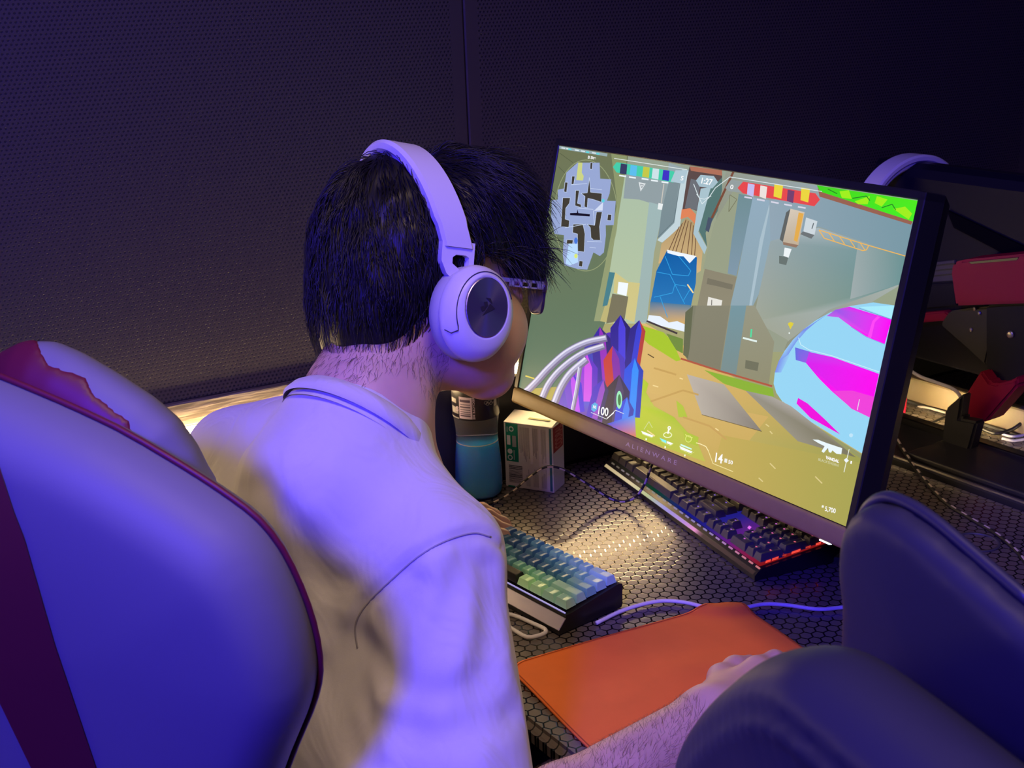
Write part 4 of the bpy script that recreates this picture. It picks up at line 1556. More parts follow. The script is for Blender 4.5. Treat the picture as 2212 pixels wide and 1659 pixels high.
def headset(root, O, hl, hf_, hu, band_lean=-0.02, width=0.094, top=0.155, cup_yaw=0.0, letters=True, scale=1.0):
    """O centre between the ears, hl towards the right cup"""
    P = lambda l, f_, u: O + (hl * l + hf_ * f_ + hu * u) * scale
    # headband: a flat arc over the head
    NB = 48
    bw = 0.0185

    def arc(a, r_off):
        l = (width + r_off) * math.cos(a)
        u = 0.048 + (top - 0.048 + r_off) * math.sin(a)
        f_ = band_lean * (0.35 + 0.65 * math.sin(a))
        return l, f_, u
    vs, fs = [], []
    rows = [(-bw, 0.0), (-bw + 0.003, 0.0035), (bw - 0.003, 0.0035), (bw, 0.0), (bw, -0.006), (bw - 0.003, -0.0085), (-bw + 0.003, -0.0085), (-bw, -0.006)]
    A = np.linspace(0.02, PI - 0.02, NB)
    for a in A:
        taper = 1.0 if 0.25 < a < PI - 0.25 else 0.92
        for (df, ro) in rows:
            l, f_, u = arc(a, ro)
            vs.append(P(l, f_ + df * taper, u))
    m = len(rows)
    for i in range(NB - 1):
        for j in range(m):
            fs.append((i * m + j, i * m + (j + 1) % m, (i + 1) * m + (j + 1) % m, (i + 1) * m + j))
    fs.append(tuple(range(m)))
    fs.append(tuple((NB - 1) * m + j for j in reversed(range(m))))
    auto_smooth(pymesh('headband', vs, fs, M_HS, root), 35)
    # padding under the band
    vs, fs = [], []
    rows = [(-0.015, -0.0085), (0.015, -0.0085), (0.016, -0.014), (0.010, -0.019), (-0.010, -0.019), (-0.016, -0.014)]
    A2 = np.linspace(0.45, PI - 0.45, 30)
    for a in A2:
        for (df, ro) in rows:
            l, f_, u = arc(a, ro)
            vs.append(P(l, f_ + df, u))
    m = len(rows)
    for i in range(len(A2) - 1):
        for j in range(m):
            fs.append((i * m + j, i * m + (j + 1) % m, (i + 1) * m + (j + 1) % m, (i + 1) * m + j))
    fs += [tuple(range(m)), tuple((len(A2) - 1) * m + j for j in reversed(range(m)))]
    pymesh('band_cushion', vs, fs, M_HSP, root)
    for s in (1, -1):
        # yoke with the triangular opening
        la, fa, ua = arc(0.02, 0)
        hx = hf_
        hz = hu
        def Y(x, z, d):
            return P(s * (la + 0.001 + d), fa + x, z)
        outer = [(-0.0185, 0.056), (-0.0185, 0.036), (-0.012, 0.024), (0.004, 0.012), (0.014, 0.012), (0.0185, 0.020), (0.0185, 0.056)]
        inner = [(-0.006, 0.040), (-0.006, 0.034), (0.009, 0.024), (0.0125, 0.027), (0.0125, 0.041), (0.009, 0.043), (-0.002, 0.043)]
        vs, fs = [], []
        for d in (0.0, -0.0085):
            vs += [Y(x, z, d) for x, z in outer] + [Y(x, z, d) for x, z in inner]
        n = 7
        order = [(0, 6), (1, 0), (2, 1), (3, 2), (4, 3), (5, 3), (6, 4)]
        for lay in (0, 1):
            b = lay * 14
            quads = [(0, 1, 7 + 1, 7 + 0), (1, 2, 7 + 1), (2, 3, 7 + 2, 7 + 1), (3, 4, 7 + 3, 7 + 2), (4, 5, 7 + 3), (5, 6, 7 + 4, 7 + 3), (6, 7 + 5, 7 + 4), (6, 0, 7 + 6, 7 + 5), (0, 7 + 0, 7 + 6)]
            for q in quads:
                q = tuple(b + i for i in q)
                fs.append(q if lay == 0 else tuple(reversed(q)))
        for i in range(7):
            j = (i + 1) % 7
            fs.append((i, 14 + i, 14 + j, j))
            fs.append((7 + i, 7 + j, 21 + j, 21 + i))
        auto_smooth(pymesh('yoke', vs, fs, M_HS, root), 50)
        MB().tube([P(s * (la - 0.004), fa + 0.010, 0.016), P(s * (la - 0.003), fa + 0.010, -0.002)], 0.006 * scale, 12).build('pivot', M_HS, root, True)
        # cup: turned about its axis, oval
        ax = nrm(hl * s * math.cos(cup_yaw) - hf_ * math.sin(cup_yaw) + hu * 0.02)
        cu = nrm(hu - ax * (hu @ ax))
        cf_ = nrm(np.cross(ax, cu))
        cc = P(s * 0.079, -0.002, -0.014)

        CS = 0.90

        def cup(prof, n=48, ry=1.14, off=(0, 0)):
            vs, fs = [], []
            for (r, h, *o) in prof:
                r *= CS
                for j in range(n):
                    a = 2 * PI * j / n
                    dx, dz = (o[0] if o else (0, 0))
                    vs.append(cc + (ax * h + cf_ * (r * math.cos(a) + dx) + cu * (r * ry * math.sin(a) + dz)) * scale)
            for i in range(len(prof) - 1):
                for j in range(n):
                    fs.append((i * n + j, i * n + (j + 1) % n, (i + 1) * n + (j + 1) % n, (i + 1) * n + j))
            fs.append(tuple(range(n)))
            fs.append(tuple((len(prof) - 1) * n + j for j in reversed(range(n))))
            return vs, fs
        D = (0.0, 0.006)
        vs, fs = cup([(0.034, -0.004), (0.041, -0.003), (0.0455, 0.003), (0.0460, 0.010), (0.0440, 0.017), (0.040, 0.020), (0.036, 0.020)])
        pymesh('ear_cushion', vs, fs, M_HSP, root)
        vs, fs = cup([(0.040, 0.0185), (0.0455, 0.0195), (0.0470, 0.0225), (0.0462, 0.029), (0.0425, 0.0365, (0, 0.001)), (0.036, 0.0415, (0, 0.002)), (0.0315, 0.0428, D), (0.0300, 0.0430, D), (0.0285, 0.0418, D)])
        shell = pymesh('ear_cup', vs, fs, M_HS, root)
        auto_smooth(shell, 50)
        vs, fs = cup([(0.0288, 0.0415, D), (0.0288, 0.0430, D), (0.0280, 0.0436, D)], 48)
        DM = Matrix((cf_, cu, ax)).transposed().to_4x4()
        DM.translation = Vector(cc)
        DI = DM.inverted()
        disc = pymesh('disc', [DI @ Vector(v) for v in vs], fs, M_DISC, shell, False)
        disc.matrix_basis = DM
        # groove curving round the upper rear of the cup
        def rim(a, r, h, dz=0.0):
            return cc + (ax * h + cf_ * r * 0.90 * math.cos(a) + cu * (r * 0.90 * 1.14 * math.sin(a) + dz)) * scale
        tr_ = [rim(a, 0.0385, 0.0403, 0.0016) for a in np.linspace(2.75, -0.42, 30)]
        MB().tube(tr_, 0.00055 * scale, 6).build('groove', M_SEAMD, shell, True)
        tr_ = [rim(-0.42, 0.0385, 0.0403, 0.0016), rim(-0.48, 0.0390, 0.0400), rim(-0.49, 0.0445, 0.0345), rim(-0.40, 0.0466, 0.028)]
        MB().tube(tr_, 0.00055 * scale, 6).build('groove', M_SEAMD, shell, True)
        # ship emblem
        mbl = MB()
        def em(x, z):
            c_, s_ = math.cos(0.35), math.sin(0.35)
            return cc + (ax * 0.0441 + cf_ * (-(x * c_ - z * s_)) + cu * (x * s_ + z * c_ + 0.006)) * scale
        for poly in ([(-0.009, -0.006), (0.0085, -0.0035), (0.004, 0.003), (0.0015, 0.0012), (-0.001, -0.001)], [(-0.0078, -0.002), (-0.0085, 0.0026), (-0.0045, 0.0032), (-0.0030, -0.0012)],
                     [(-0.0035, -0.0002), (-0.0030, 0.0065), (0.0012, 0.0058), (0.0008, 0.0018)], [(0.0005, 0.0100), (0.0060, 0.0075), (0.0066, 0.0015), (0.0046, 0.0040), (0.0026, 0.0070)]):
            mbl.add([em(x, z) for x, z in poly], [tuple(range(len(poly)))])
        mbl.build('emblem', M_LOGOD, shell)
    if letters:
        V, Fc = text_mesh('CORSAIR', 0.02)
        x0, x1 = V[:, 0].min(), V[:, 0].max()
        out = []
        for v in V:
            a = PI / 2 + ((v[0] - x0) / (x1 - x0) - 0.5) * 0.34
            l, f_, u = arc(a, 0.0040)
            out.append(P(l, f_ + (v[1] - 0.35) * -0.0060, u))
        pymesh('band_lettering', out, Fc, M_LOGOV, root, False)


hs = thing('headset', 'white headset worn by the person in the white shirt', 'headset', H(0, 0, -0.05))
headset(hs, HC, L, F, U, band_lean=-0.052, cup_yaw=math.radians(-6))

# ------------------------------------------------------------------ eyeglasses
M_FRAME = mat('dark_frame', (0.05, 0.03, 0.045), 0.3)
M_TEMPLE = mat('silver_temple', (0.75, 0.70, 0.74), 0.28, metal=0.6)
M_LENS = mat('tinted_lens', (0.35, 0.30, 0.28), 0.05, trans=0.75, ior=1.3)
gl = thing('eyeglasses', 'eyeglasses with silver slotted temples on the person at the monitor', 'eyeglasses', H(0, 0.11, 0))
def lens_outline(s, k=1.0, n=28):
    out = []
    for i in range(n):
        a = 2 * PI * i / n
        c_, q_ = math.cos(a), math.sin(a)
        x = 0.0275 * k * math.copysign(abs(c_) ** 0.55, c_)
        z = 0.0215 * k * math.copysign(abs(q_) ** 0.6, q_)
        if q_ < 0:
            x *= 0.90
        out.append((s * 0.036 + x, z + 0.017))
    return out
for s in (1, -1):
    fw_ = lambda x: 0.124 - 4.0 * x * x
    ol = lens_outline(s)
    MB().tube([H(x, fw_(x), z) for x, z in ol], 0.0015, 8, closed=True).build('frame', M_FRAME, gl, True)
    li = lens_outline(s, 0.98)
    vs = [H(x, fw_(x), z) for x, z in li] + [H(x, fw_(x) - 0.0016, z) for x, z in li]
    n = len(li)
    fs = [tuple(range(n)), tuple(reversed(range(n, 2 * n)))] + [(i, n + i, n + (i + 1) % n, (i + 1) % n) for i in range(n)]
    pymesh('lens', vs, fs, M_LENS, gl, False)
    e = 0.0655 * s
    yh = fw_(e)
    # temple: a flat bar with three slots near the hinge
    tm = MB()
    sideM = lambda f0, f1, z0, z1: [H(e + s * 0.0012, f0, z0), H(e + s * 0.0012, f1, z0), H(e + s * 0.0012, f1, z1), H(e + s * 0.0012, f0, z1),
                                    H(e - s * 0.0010, f0, z0), H(e - s * 0.0010, f1, z0), H(e - s * 0.0010, f1, z1), H(e - s * 0.0010, f0, z1)]
    cubeF = [(0, 1, 2, 3), (7, 6, 5, 4), (0, 4, 5, 1), (1, 5, 6, 2), (2, 6, 7, 3), (3, 7, 4, 0)]
    zt, zb = 0.0280, 0.0195
    for f0, f1, z0, z1 in ((yh - 0.14, yh - 0.043, 0.0237, zt), (yh - 0.045, yh + 0.002, 0.0252, zt), (yh - 0.045, yh + 0.002, zb, 0.0210),
                           (yh - 0.045, yh - 0.040, zb, zt), (yh - 0.0325, yh - 0.0295, zb, zt), (yh - 0.0215, yh - 0.0185, zb, zt), (yh - 0.0105, yh + 0.002, zb, zt)):
        tm.add(sideM(f0, f1, z0, z1), cubeF)
    tm.build('temple', M_TEMPLE, gl)
    MB().tube([H(e, yh - 0.001, 0.029), H(e, yh - 0.001, 0.017)], 0.0026, 8).build('hinge', M_FRAME, gl, True)
MB().tube([H(-0.010, 0.1235, 0.021), H(0, 0.126, 0.024), H(0.010, 0.1235, 0.021)], 0.0016, 8).build('bridge', M_FRAME, gl, True)
# ------------------------------------------------------------------ gaming chairs
M_PALE = mat('pale_grey_leatherette', (0.22, 0.215, 0.225), 0.55, spec=0.4, bump=(700, 0.12, 0.0004))
M_MAROON = mat('maroon_leatherette', (0.16, 0.012, 0.03), 0.48, bump=(700, 0.12, 0.0004))
M_BLKL = mat('black_leatherette', (0.034, 0.034, 0.040), 0.50, spec=0.35, bump=(900, 0.2, 0.0004))
M_BLKP = mat('black_piping', (0.035, 0.035, 0.042), 0.4)


def frame_of(A, recline):
    A = nrm(A)
    fc = nrm(np.cross(np.array([0, 0, 1.0]), A))        # the way the chair faces
    up = nrm(-fc * math.sin(recline) + np.array([0, 0, 1.0]) * math.cos(recline))
    return A, fc, up, np.cross(A, up)                   # last: plane normal towards the camera


def slab(P0, A, up, n, outline, thick, rnd, bulge, h=0.006, pad=0.03, back=0.0):
    """cushion-like slab: outline in (s, h) about P0, rounded edges, bulging on both sides"""
    o = np.array(outline)
    pts = [P0 + A * x + up * y + n * z for x in (o[:, 0].min(), o[:, 0].max()) for y in (o[:, 1].min(), o[:, 1].max()) for z in (-thick - bulge, thick + bulge)]
    lo, hi = np.min(pts, 0) - pad, np.max(pts, 0) + pad
    g = Field(lo, hi, h)
    s, v, w_ = g.loc(P0, np.stack([A, up, n]))
    d2 = poly2d(s, v, [tuple(x) for x in outline])
    half = thick / 2 + bulge * (1 - np.exp(np.minimum(d2, 0) / 0.07))
    q0 = d2 + rnd
    q1 = np.abs(w_ + back) - half + rnd
    g.D = (np.sqrt(np.maximum(q0, 0) ** 2 + np.maximum(q1, 0) ** 2) + np.minimum(np.maximum(q0, q1), 0) - rnd).astype(np.float32)
    return g, (s, v, w_)


def under(root, c, A, fc, m, mt):
    """seat, lift and star base"""
    R = Matrix((A, fc, (0, 0, 1))).transposed()
    MB().box(Vector(c) + Vector(fc) * 0.26 + Vector((0, 0, 0.44)), (0.46, 0.46, 0.09), R, 0.035, 4).build('seat', m, root, True)
    for s in (-1, 1):
        MB().box(Vector(c) + Vector(fc) * 0.25 + Vector(A) * 0.255 * s + Vector((0, 0, 0.46)), (0.07, 0.42, 0.11), R, 0.03, 4).build('seat_bolster', m, root, True)
    k = Vector(c) + Vector(fc) * 0.24
    MB().tube([k + Vector((0, 0, 0.40)), k + Vector((0, 0, 0.10))], 0.03, 16).build('gas_lift', mt, root, True)
    for i in range(5):
        a = 2 * PI * i / 5 + 0.3
        d = Vector((math.cos(a), math.sin(a), 0))
        MB().tube([k + Vector((0, 0, 0.11)), k + d * 0.28 + Vector((0, 0, 0.08))], [0.028, 0.018], 10).build('base_leg', mt, root, True)
        MB().lathe([(0, -0.02), (0.028, -0.02), (0.03, -0.015), (0.03, 0.015), (0.028, 0.02), (0, 0.02)], k + d * 0.29 + Vector((0, 0, 0.0305)), 18, d.cross(Vector((0, 0, 1)))).build('caster', mt, root, True)
    MB().box(Vector(c) + Vector(fc) * 0.04 + Vector((0, 0, 0.42)), (0.12, 0.12, 0.05), R, 0.01).build('tilt_bracket', mt, root, True)


# pale chair, the person's
A, fc, up, n = frame_of((math.cos(math.radians(34)), math.sin(math.radians(34)), 0), math.radians(10))
P0 = at(690, 1440, 0.98)
pl2 = lambda u, v, off=0.0: on_plane(u, v, P0 + n * off, n)
def sv_(p):
    return float((p - P0) @ A), float((p - P0) @ up)
px_edge = [(0, 812), (120, 862), (250, 922), (360, 985), (430, 1028), (500, 1075), (560, 1122), (610, 1185), (650, 1265), (678, 1345), (692, 1420), (690, 1475), (672, 1535), (640, 1610), (610, 1700), (600, 1800)]
edge = [sv_(pl2(*p)) for p in spline(px_edge, 2)]
sL = min(e[0] for e in edge)
cs = -0.31                                    # the chair's middle line
rightside = [e for e in edge if e[0] > cs]
low = rightside[-1]
outline = [(2 * cs - low[0] + 0.10, low[1] - 0.30)] + [(low[0] - 0.10, low[1] - 0.30)] + [(low[0], low[1])] + [(x, y) for x, y in reversed(rightside[:-1])] + [(2 * cs - x, y) for x, y in rightside[:-1] ] + [(2 * cs - low[0], low[1])]
chair_c = P0 + A * cs
chair = thing('gaming_chair', 'pale grey gaming chair with maroon stripe and maroon piping behind the person', 'chair', (chair_c[0], chair_c[1], 0))
g, (s, v, w_) = slab(P0, A, up, n, outline, 0.075, 0.034, 0.020, 0.0055, back=-0.016)
gv, gf = g.mesh(2)
cen = gv[gf].mean(1)
sc_ = (cen - P0) @ A
hc_ = (cen - P0) @ up
top_h = max(y for x, y in outline)
wc_ = (cen - P0) @ n
# stripe running down the back, leaning a little
s_r = np.array([sv_(pl2(55, 1170, 0.09)), sv_(pl2(205, 1650, 0.09))])
s_l = np.array([sv_(pl2(-70, 1330, 0.09)), sv_(pl2(68, 1655, 0.09))])
fit = lambda q, h: q[0][0] + (q[1][0] - q[0][0]) * (h - q[0][1]) / (q[1][1] - q[0][1])
stripe = (sc_ < fit(s_r, hc_)) & (sc_ > fit(s_l, hc_)) & (wc_ > 0.04)
o = pymesh('backrest', gv, gf, M_PALE, chair)
backbvh = BVHTree.FromPolygons([tuple(x) for x in gv], [tuple(x) for x in gf])
vs, fs, rows_ = [], [], []
for v_ in range(900, 1861, 16):
    u1 = np.interp(v_, [700, 1000, 1110, 1160, 1390, 1659, 1900], [-90, -2, 34, 54, 120, 210, 290])
    u0 = np.interp(v_, [800, 1000, 1510, 1659, 1900], [-330, -250, -2, 70, 190])
    row = []
    for k_ in range(9):
        hit = backbvh.ray_cast(Vector(CAM), Vector(ray(u0 + (u1 - u0) * k_ / 8, v_)).normalized())
        row.append(None if hit[0] is None or (np.array(hit[0]) - P0) @ n < 0.0 else np.array(hit[0]) + np.array(hit[1]) * 0.0012)
    rows_.append(row)
ids = {}
for i, row in enumerate(rows_):
    for k_, p in enumerate(row):
        if p is not None:
            ids[i, k_] = len(vs)
            vs.append(p)
for i in range(len(rows_) - 1):
    for k_ in range(8):
        q4 = [(i, k_), (i + 1, k_), (i + 1, k_ + 1), (i, k_ + 1)]
        if all(x in ids for x in q4):
            fs.append([ids[x] for x in q4])
pymesh('stripe', vs, fs, M_MAROON, chair)
pip = [P0 + A * x + up * y + n * 0.0 for x, y in outline[1:]]
q = np.array(outline[1:])
MB().tube([P0 + A * x + up * y + n * 0.0 for x, y in q], 0.0024, 8).build('piping', M_MAROON, chair, True)
under(chair, (chair_c[0], chair_c[1], 0), A, fc, M_PALE, M_BLACK)
# head pillow hung over the top, beyond the backrest
Pp = P0 - n * 0.050
ppx = [(-60, 800), (0, 765), (45, 742), (90, 742), (150, 768), (230, 815), (310, 868), (370, 920), (415, 985), (440, 1035), (465, 1075), (440, 1150), (300, 1120), (100, 1010), (-60, 930)]
o2 = [(float((on_plane(u, v, Pp, n) - Pp) @ A), float((on_plane(u, v, Pp, n) - Pp) @ up)) for u, v in ppx]
g, (s, v, w_) = slab(Pp, A, up, n, o2, 0.05, 0.028, 0.022, 0.0038)
pv, pf = g.mesh(2)
# the maroon middle ends along a wavy edge
cen = pv[pf].mean(1)
zz = (cen - CAM) @ MR
uu = CX + FPX * zz[:, 0] / zz[:, 2]
vv = CY + FPX * zz[:, 1] / zz[:, 2]
wave = [(on_plane(u, v, Pp, n) - Pp) for u, v in ((84, 735), (92, 765), (112, 792), (150, 798), (185, 812), (205, 850), (232, 868), (255, 890), (280, 905), (288, 935), (296, 965), (330, 1010), (420, 1100))]
wp = np.array([(float(p @ A), float(p @ up)) for p in wave])
ps, ph = (cen - Pp) @ A, (cen - Pp) @ up
order = np.argsort(wp[:, 1])
lim = np.interp(ph, wp[order, 1], wp[order, 0])
o = pymesh('head_pillow', pv, pf, M_PALE, chair)
gx, gy, gz = g.X - CAM[0], g.Y - CAM[1], g.Z - CAM[2]
q_ = [gx * MR[0, i] + gy * MR[1, i] + gz * MR[2, i] for i in range(3)]
uu, vv = CX + FPX * q_[0] / q_[2], CY + FPX * q_[1] / q_[2]
wv = (uu - np.interp(vv, [735, 765, 792, 798, 812, 850, 868, 890, 905, 935, 965, 1010, 1100], [84, 92, 112, 150, 185, 205, 232, 255, 280, 288, 296, 330, 420])) * 0.00042
g.D = np.maximum(g.D - 0.0016, wv).astype(np.float32)
c_ = pymesh('cover', *g.mesh(2), M_MAROON, o)
tag(c_, 'gathered maroon middle of the pillow')

# black chair on the right, close to the camera
A, fc, up, n = frame_of((0.982, -0.189, 0), math.radians(12))
P0 = at(1848, 1375, 0.62)
pl2 = lambda u, v: on_plane(u, v, P0, n)
dpx = [(1455, 1900), (1490, 1780), (1540, 1659), (1562, 1570), (1595, 1510), (1632, 1465), (1672, 1430), (1725, 1390), (1785, 1373), (1845, 1378), (1930, 1430), (2060, 1525), (2212, 1640), (2400, 1790)]
e2 = [sv_(pl2(*p)) for p in spline(dpx, 2)]
e2 = [((p - P0) @ A, (p - P0) @ up) for p in [pl2(*p) for p in spline(dpx, 2)]]
smax = max(x for x, y in e2)
outl = [(e2[0][0], e2[0][1] - 0.12), (smax, e2[0][1] - 0.12)] + [(float(x), float(y)) for x, y in reversed(e2)]
cmid = P0 + A * (smax * 0.55)
bch = thing('gaming_chair', 'black leatherette gaming chair in the right foreground, blue light on its back', 'chair', (cmid[0], cmid[1], 0))
g, (s, v, w_) = slab(P0, A, up, n, outl, 0.060, 0.028, 0.012, 0.0045, back=-0.02)
# two sewn ridges running along the top edge
cb = BVHTree.FromPolygons(*[[tuple(x) for x in a] for a in g.mesh(1)])
for off in (0.022, 0.040, 0.052, 0.066):
    pts = []
    for x, y in e2[6:]:
        hit = cb.ray_cast(Vector(P0 + A * x + up * (y - off) + n * 0.3), Vector(-n))
        if hit[0] is not None:
            pts.append(np.array(hit[0]) + n * 0.001)
    g.carve(g.poly(pts) - 0.0045, 0.007)
gv, gf = g.mesh(2)
o = pymesh('backrest', gv, gf, M_BLKL, bch)
tag(o, 'black backrest with sewn ridges along its top edge')
Pp = P0 - n * 0.075
ppx = [(1838, 1500), (1832, 1390), (1836, 1290), (1827, 1215), (1832, 1150), (1850, 1108), (1885, 1085), (1930, 1096), (1990, 1133), (2080, 1210), (2212, 1325), (2420, 1500), (2420, 1700), (2100, 1640)]
o2 = [(float((on_plane(u, v, Pp, n) - Pp) @ A), float((on_plane(u, v, Pp, n) - Pp) @ up)) for u, v in ppx]
g, _ = slab(Pp, A, up, n, o2, 0.022, 0.011, 0.008, 0.005)
o = pymesh('head_pillow', *g.mesh(2), M_BLKL, bch)
tag(o, 'black head pillow rising beyond the backrest')
pp = [Pp + A * x + up * y - n * 0.008 for x, y in o2[1:11]]
MB().tube(spline(pp, 4), 0.0035, 8).build('piping', M_BLKP, bch, True)
under(bch, (cmid[0], cmid[1], 0), A, fc, M_BLKL, M_BLACK)
# ------------------------------------------------------------------ green keyboard
KROWS60 = [[1] * 13 + [2], [1.5] + [1] * 12 + [1.5], [1.75] + [1] * 11 + [2.25], [2.25] + [1] * 10 + [2.75], [1.25, 1.25, 1.25, 6.25, 1.25, 1.25, 1.25, 1.25]]
UK = 0.01905


def keycap(w, d=1.0, h=0.0095, top=0.0118, dish=0.0010):
    """tapered key with a dished top; w, d in key units"""
    bx, by = w * UK / 2 - 0.0006, d * UK / 2 - 0.0006
    tx, ty = w * UK / 2 - 0.0034, d * UK / 2 - 0.0032
    yo = 0.0006
    v = [(-bx, -by, 0), (bx, -by, 0), (bx, by, 0), (-bx, by, 0)]
    v += [(-tx, -ty + yo, h), (tx, -ty + yo, h), (tx, ty + yo, h), (-tx, ty + yo, h)]
    q = 0.0011
    v += [(-tx + q, -ty + yo + q, h + 0.0004), (tx - q, -ty + yo + q, h + 0.0004), (tx - q, ty + yo - q, h + 0.0004), (-tx + q, ty + yo - q, h + 0.0004)]
    f = [(3, 2, 1, 0)]
    for a in (0, 4):
        f += [(a + i, a + (i + 1) % 4, a + 4 + (i + 1) % 4, a + 4 + i) for i in range(4)]
    # dish along x
    v += [(0, -ty + yo + q, h + 0.0004 - dish), (0, ty + yo - q, h + 0.0004 - dish)]
    f += [(8, 12, 13, 11), (12, 9, 10, 13), (4, 5, 9, 12, 8), (6, 7, 11, 13, 10)]
    f = [q_ for q_ in f if q_ not in ((4, 5, 9, 8), (6, 7, 11, 10))]
    return v, f


def key_object(name, w, d, m, parent, M, cache, key, dish=0.0010, h=0.0095):
    if key not in cache:
        v, f = keycap(w, d, h, dish=dish)
        me = bpy.data.meshes.new(name)
        me.from_pydata(v, [], f)
        me.materials.append(m)
        cache[key] = me
    o = bpy.data.objects.new(name, cache[key])
    COL.objects.link(o)
    o.parent = parent
    o.matrix_local = M
    return o


M_CASEB = mat('black_case', (0.014, 0.013, 0.014), 0.35)
M_ALU = mat('warm_aluminium', (0.62, 0.58, 0.53), 0.30, metal=0.85)
gk_fr = at_z(1208, 1372, 0.752)
gk_a = math.radians(5.5)
gkx, gky = np.array([math.cos(gk_a), math.sin(gk_a), 0]), np.array([-math.sin(gk_a), math.cos(gk_a), 0])
gk_o = gk_fr - gkx * 0.295
gk = thing('keyboard', 'small keyboard with green to blue keys beside the orange mat', 'keyboard', (gk_o[0], gk_o[1], 0.75), gk_a)
tilt = math.radians(6.0)
pr = [(0.0, 0.002), (0.104, 0.002), (0.106, 0.006), (0.106, 0.034), (0.101, 0.036), (0.020, 0.0245), (0.012, 0.0245), (0.012, 0.020), (0.0, 0.008)]
# side profile (y, z) extruded along x
vs = [(x, y, z) for x in (0.0, 0.295) for y, z in pr]
k = len(pr)
fs = [tuple(reversed(range(k))), tuple(range(k, 2 * k))] + [(i, (i + 1) % k, k + (i + 1) % k, k + i) for i in range(k)]
fs = [tuple(reversed(q)) for q in fs]
cse = pymesh('case', vs, fs, M_CASEB, gk, False, False)
MB().box((0.1475, 0.0055, 0.0140), (0.295, 0.0175, 0.0018), Matrix.Rotation(math.radians(48), 3, 'X'), 0.0006, 1).build('front_plate', M_ALU, gk, False, False)
MB().box((0.1475, 0.0135, 0.0254), (0.288, 0.0016, 0.0012), None).build('glow_strip', mat('blue_white_glow', (0.6, 0.6, 0.9), 0.5, emit=(0.35, 0.35, 1.0, 1), estr=0.5), gk, False, False)
for x in (0.03, 0.265):
    for y in (0.02, 0.09):
        MB().lathe([(0, 0), (0.006, 0), (0.006, 0.0022), (0, 0.0022)], (x, y, 0.0), 14).build('rubber_foot', M_BLACK, gk, False, False)


def key_colour(r, u):
    """r row from the back, u column in key units"""
    t = (u - 2.2 * r) if r < 3 else (u - 2.2 * r)
    stops = [(-9, (140, 186, 140)), (-1, (130, 182, 136)), (1.5, (74, 128, 128)), (4, (46, 76, 122)), (7.5, (58, 108, 132)), (10.5, (108, 160, 152)), (14, (126, 168, 162))]
    if r == 4:
        stops = [(-9, (140, 186, 140)), (2.2, (150, 198, 150)), (4.2, (128, 176, 156)), (6, (126, 172, 160))]
    if r == 3:
        stops = [(-9, (130, 182, 136)), (-4, (60, 100, 128)), (-1, (50, 88, 124)), (3.2, (110, 168, 140)), (5, (116, 168, 156)), (8, (126, 168, 162))]
    for (a, ca), (b, cb) in zip(stops[:-1], stops[1:]):
        if t <= b:
            w = max(0.0, min(1.0, (t - a) / (b - a)))
            return tuple(ca[i] + (cb[i] - ca[i]) * w for i in range(3))
    return stops[-1][1]


kc = {}
kmats = {}
for r, row in enumerate(KROWS60):
    u = 0.0
    for w in row:
        cx = u + w / 2
        if w > 5:
            m = M_CASEB
        else:
            c = key_colour(r, cx)
            kk = tuple(int(x / 6) for x in c)
            if kk not in kmats:
                cl = lin(*c)
                kmats[kk] = mat('dyed_key', tuple(min(1.0, x * 1.7) for x in cl[:3]), 0.30, spec=0.5)
            m = kmats[kk]
        yb = 0.0165 + (4 - r + 0.5) * 0.0170
        zb = 0.0245 + (yb - 0.016) * math.tan(tilt) * 1.05 + 0.003
        M = Matrix.Translation((0.0046 + cx * UK, yb, zb)) @ Matrix.Rotation(tilt * 0.35 - 0.04 * (2 - r) * 0.5, 4, 'X') @ Matrix.Scale(0.90, 4, (0, 1, 0))
        key_object('key', w, 1, m, gk, M, kc, (w, id(m)), -0.0008 if w > 5 else 0.0011)
        u += w

# ------------------------------------------------------------------ black full-size keyboard
bk_fl = at_z(1303, 1010, 0.755)
bk_fr = at_z(1630, 1254, 0.752)
bd = bk_fr - bk_fl
bk_a = math.atan2(bd[1], bd[0])
BLEN = float(np.linalg.norm(bd[:2]))
bk = thing('keyboard', 'black full size keyboard with coloured backlight under the large monitor', 'keyboard', (bk_fl[0], bk_fl[1], 0.75), bk_a)
pr = [(0.0, 0.0015), (0.138, 0.0015), (0.142, 0.006), (0.142, 0.028), (0.137, 0.030), (0.0105, 0.0165), (0.0045, 0.0125), (0.0, 0.008)]
k = len(pr)
vs = [(x, y, z) for x in (0.0, BLEN) for y, z in pr]
fs = [tuple(range(k)), tuple(reversed(range(k, 2 * k)))] + [(i, k + i, k + (i + 1) % k, (i + 1) % k) for i in range(k)]
cs_ = pymesh('case', vs, fs, mat('graphite_case', (0.020, 0.018, 0.018), 0.28, metal=0.3), bk, False, False)
for x in (0.05, BLEN - 0.05):
    for y in (0.02, 0.11):
        MB().lathe([(0, 0), (0.007, 0), (0.007, 0.0018), (0, 0.0018)], (x, y, 0.0), 14).build('rubber_foot', M_BLACK, bk, False, False)
KS = BLEN / (22.5 * UK + 0.010)
tb = math.atan2(0.0135, 0.1265)
zt = lambda y: 0.0165 + (y - 0.0105) * math.tan(tb)


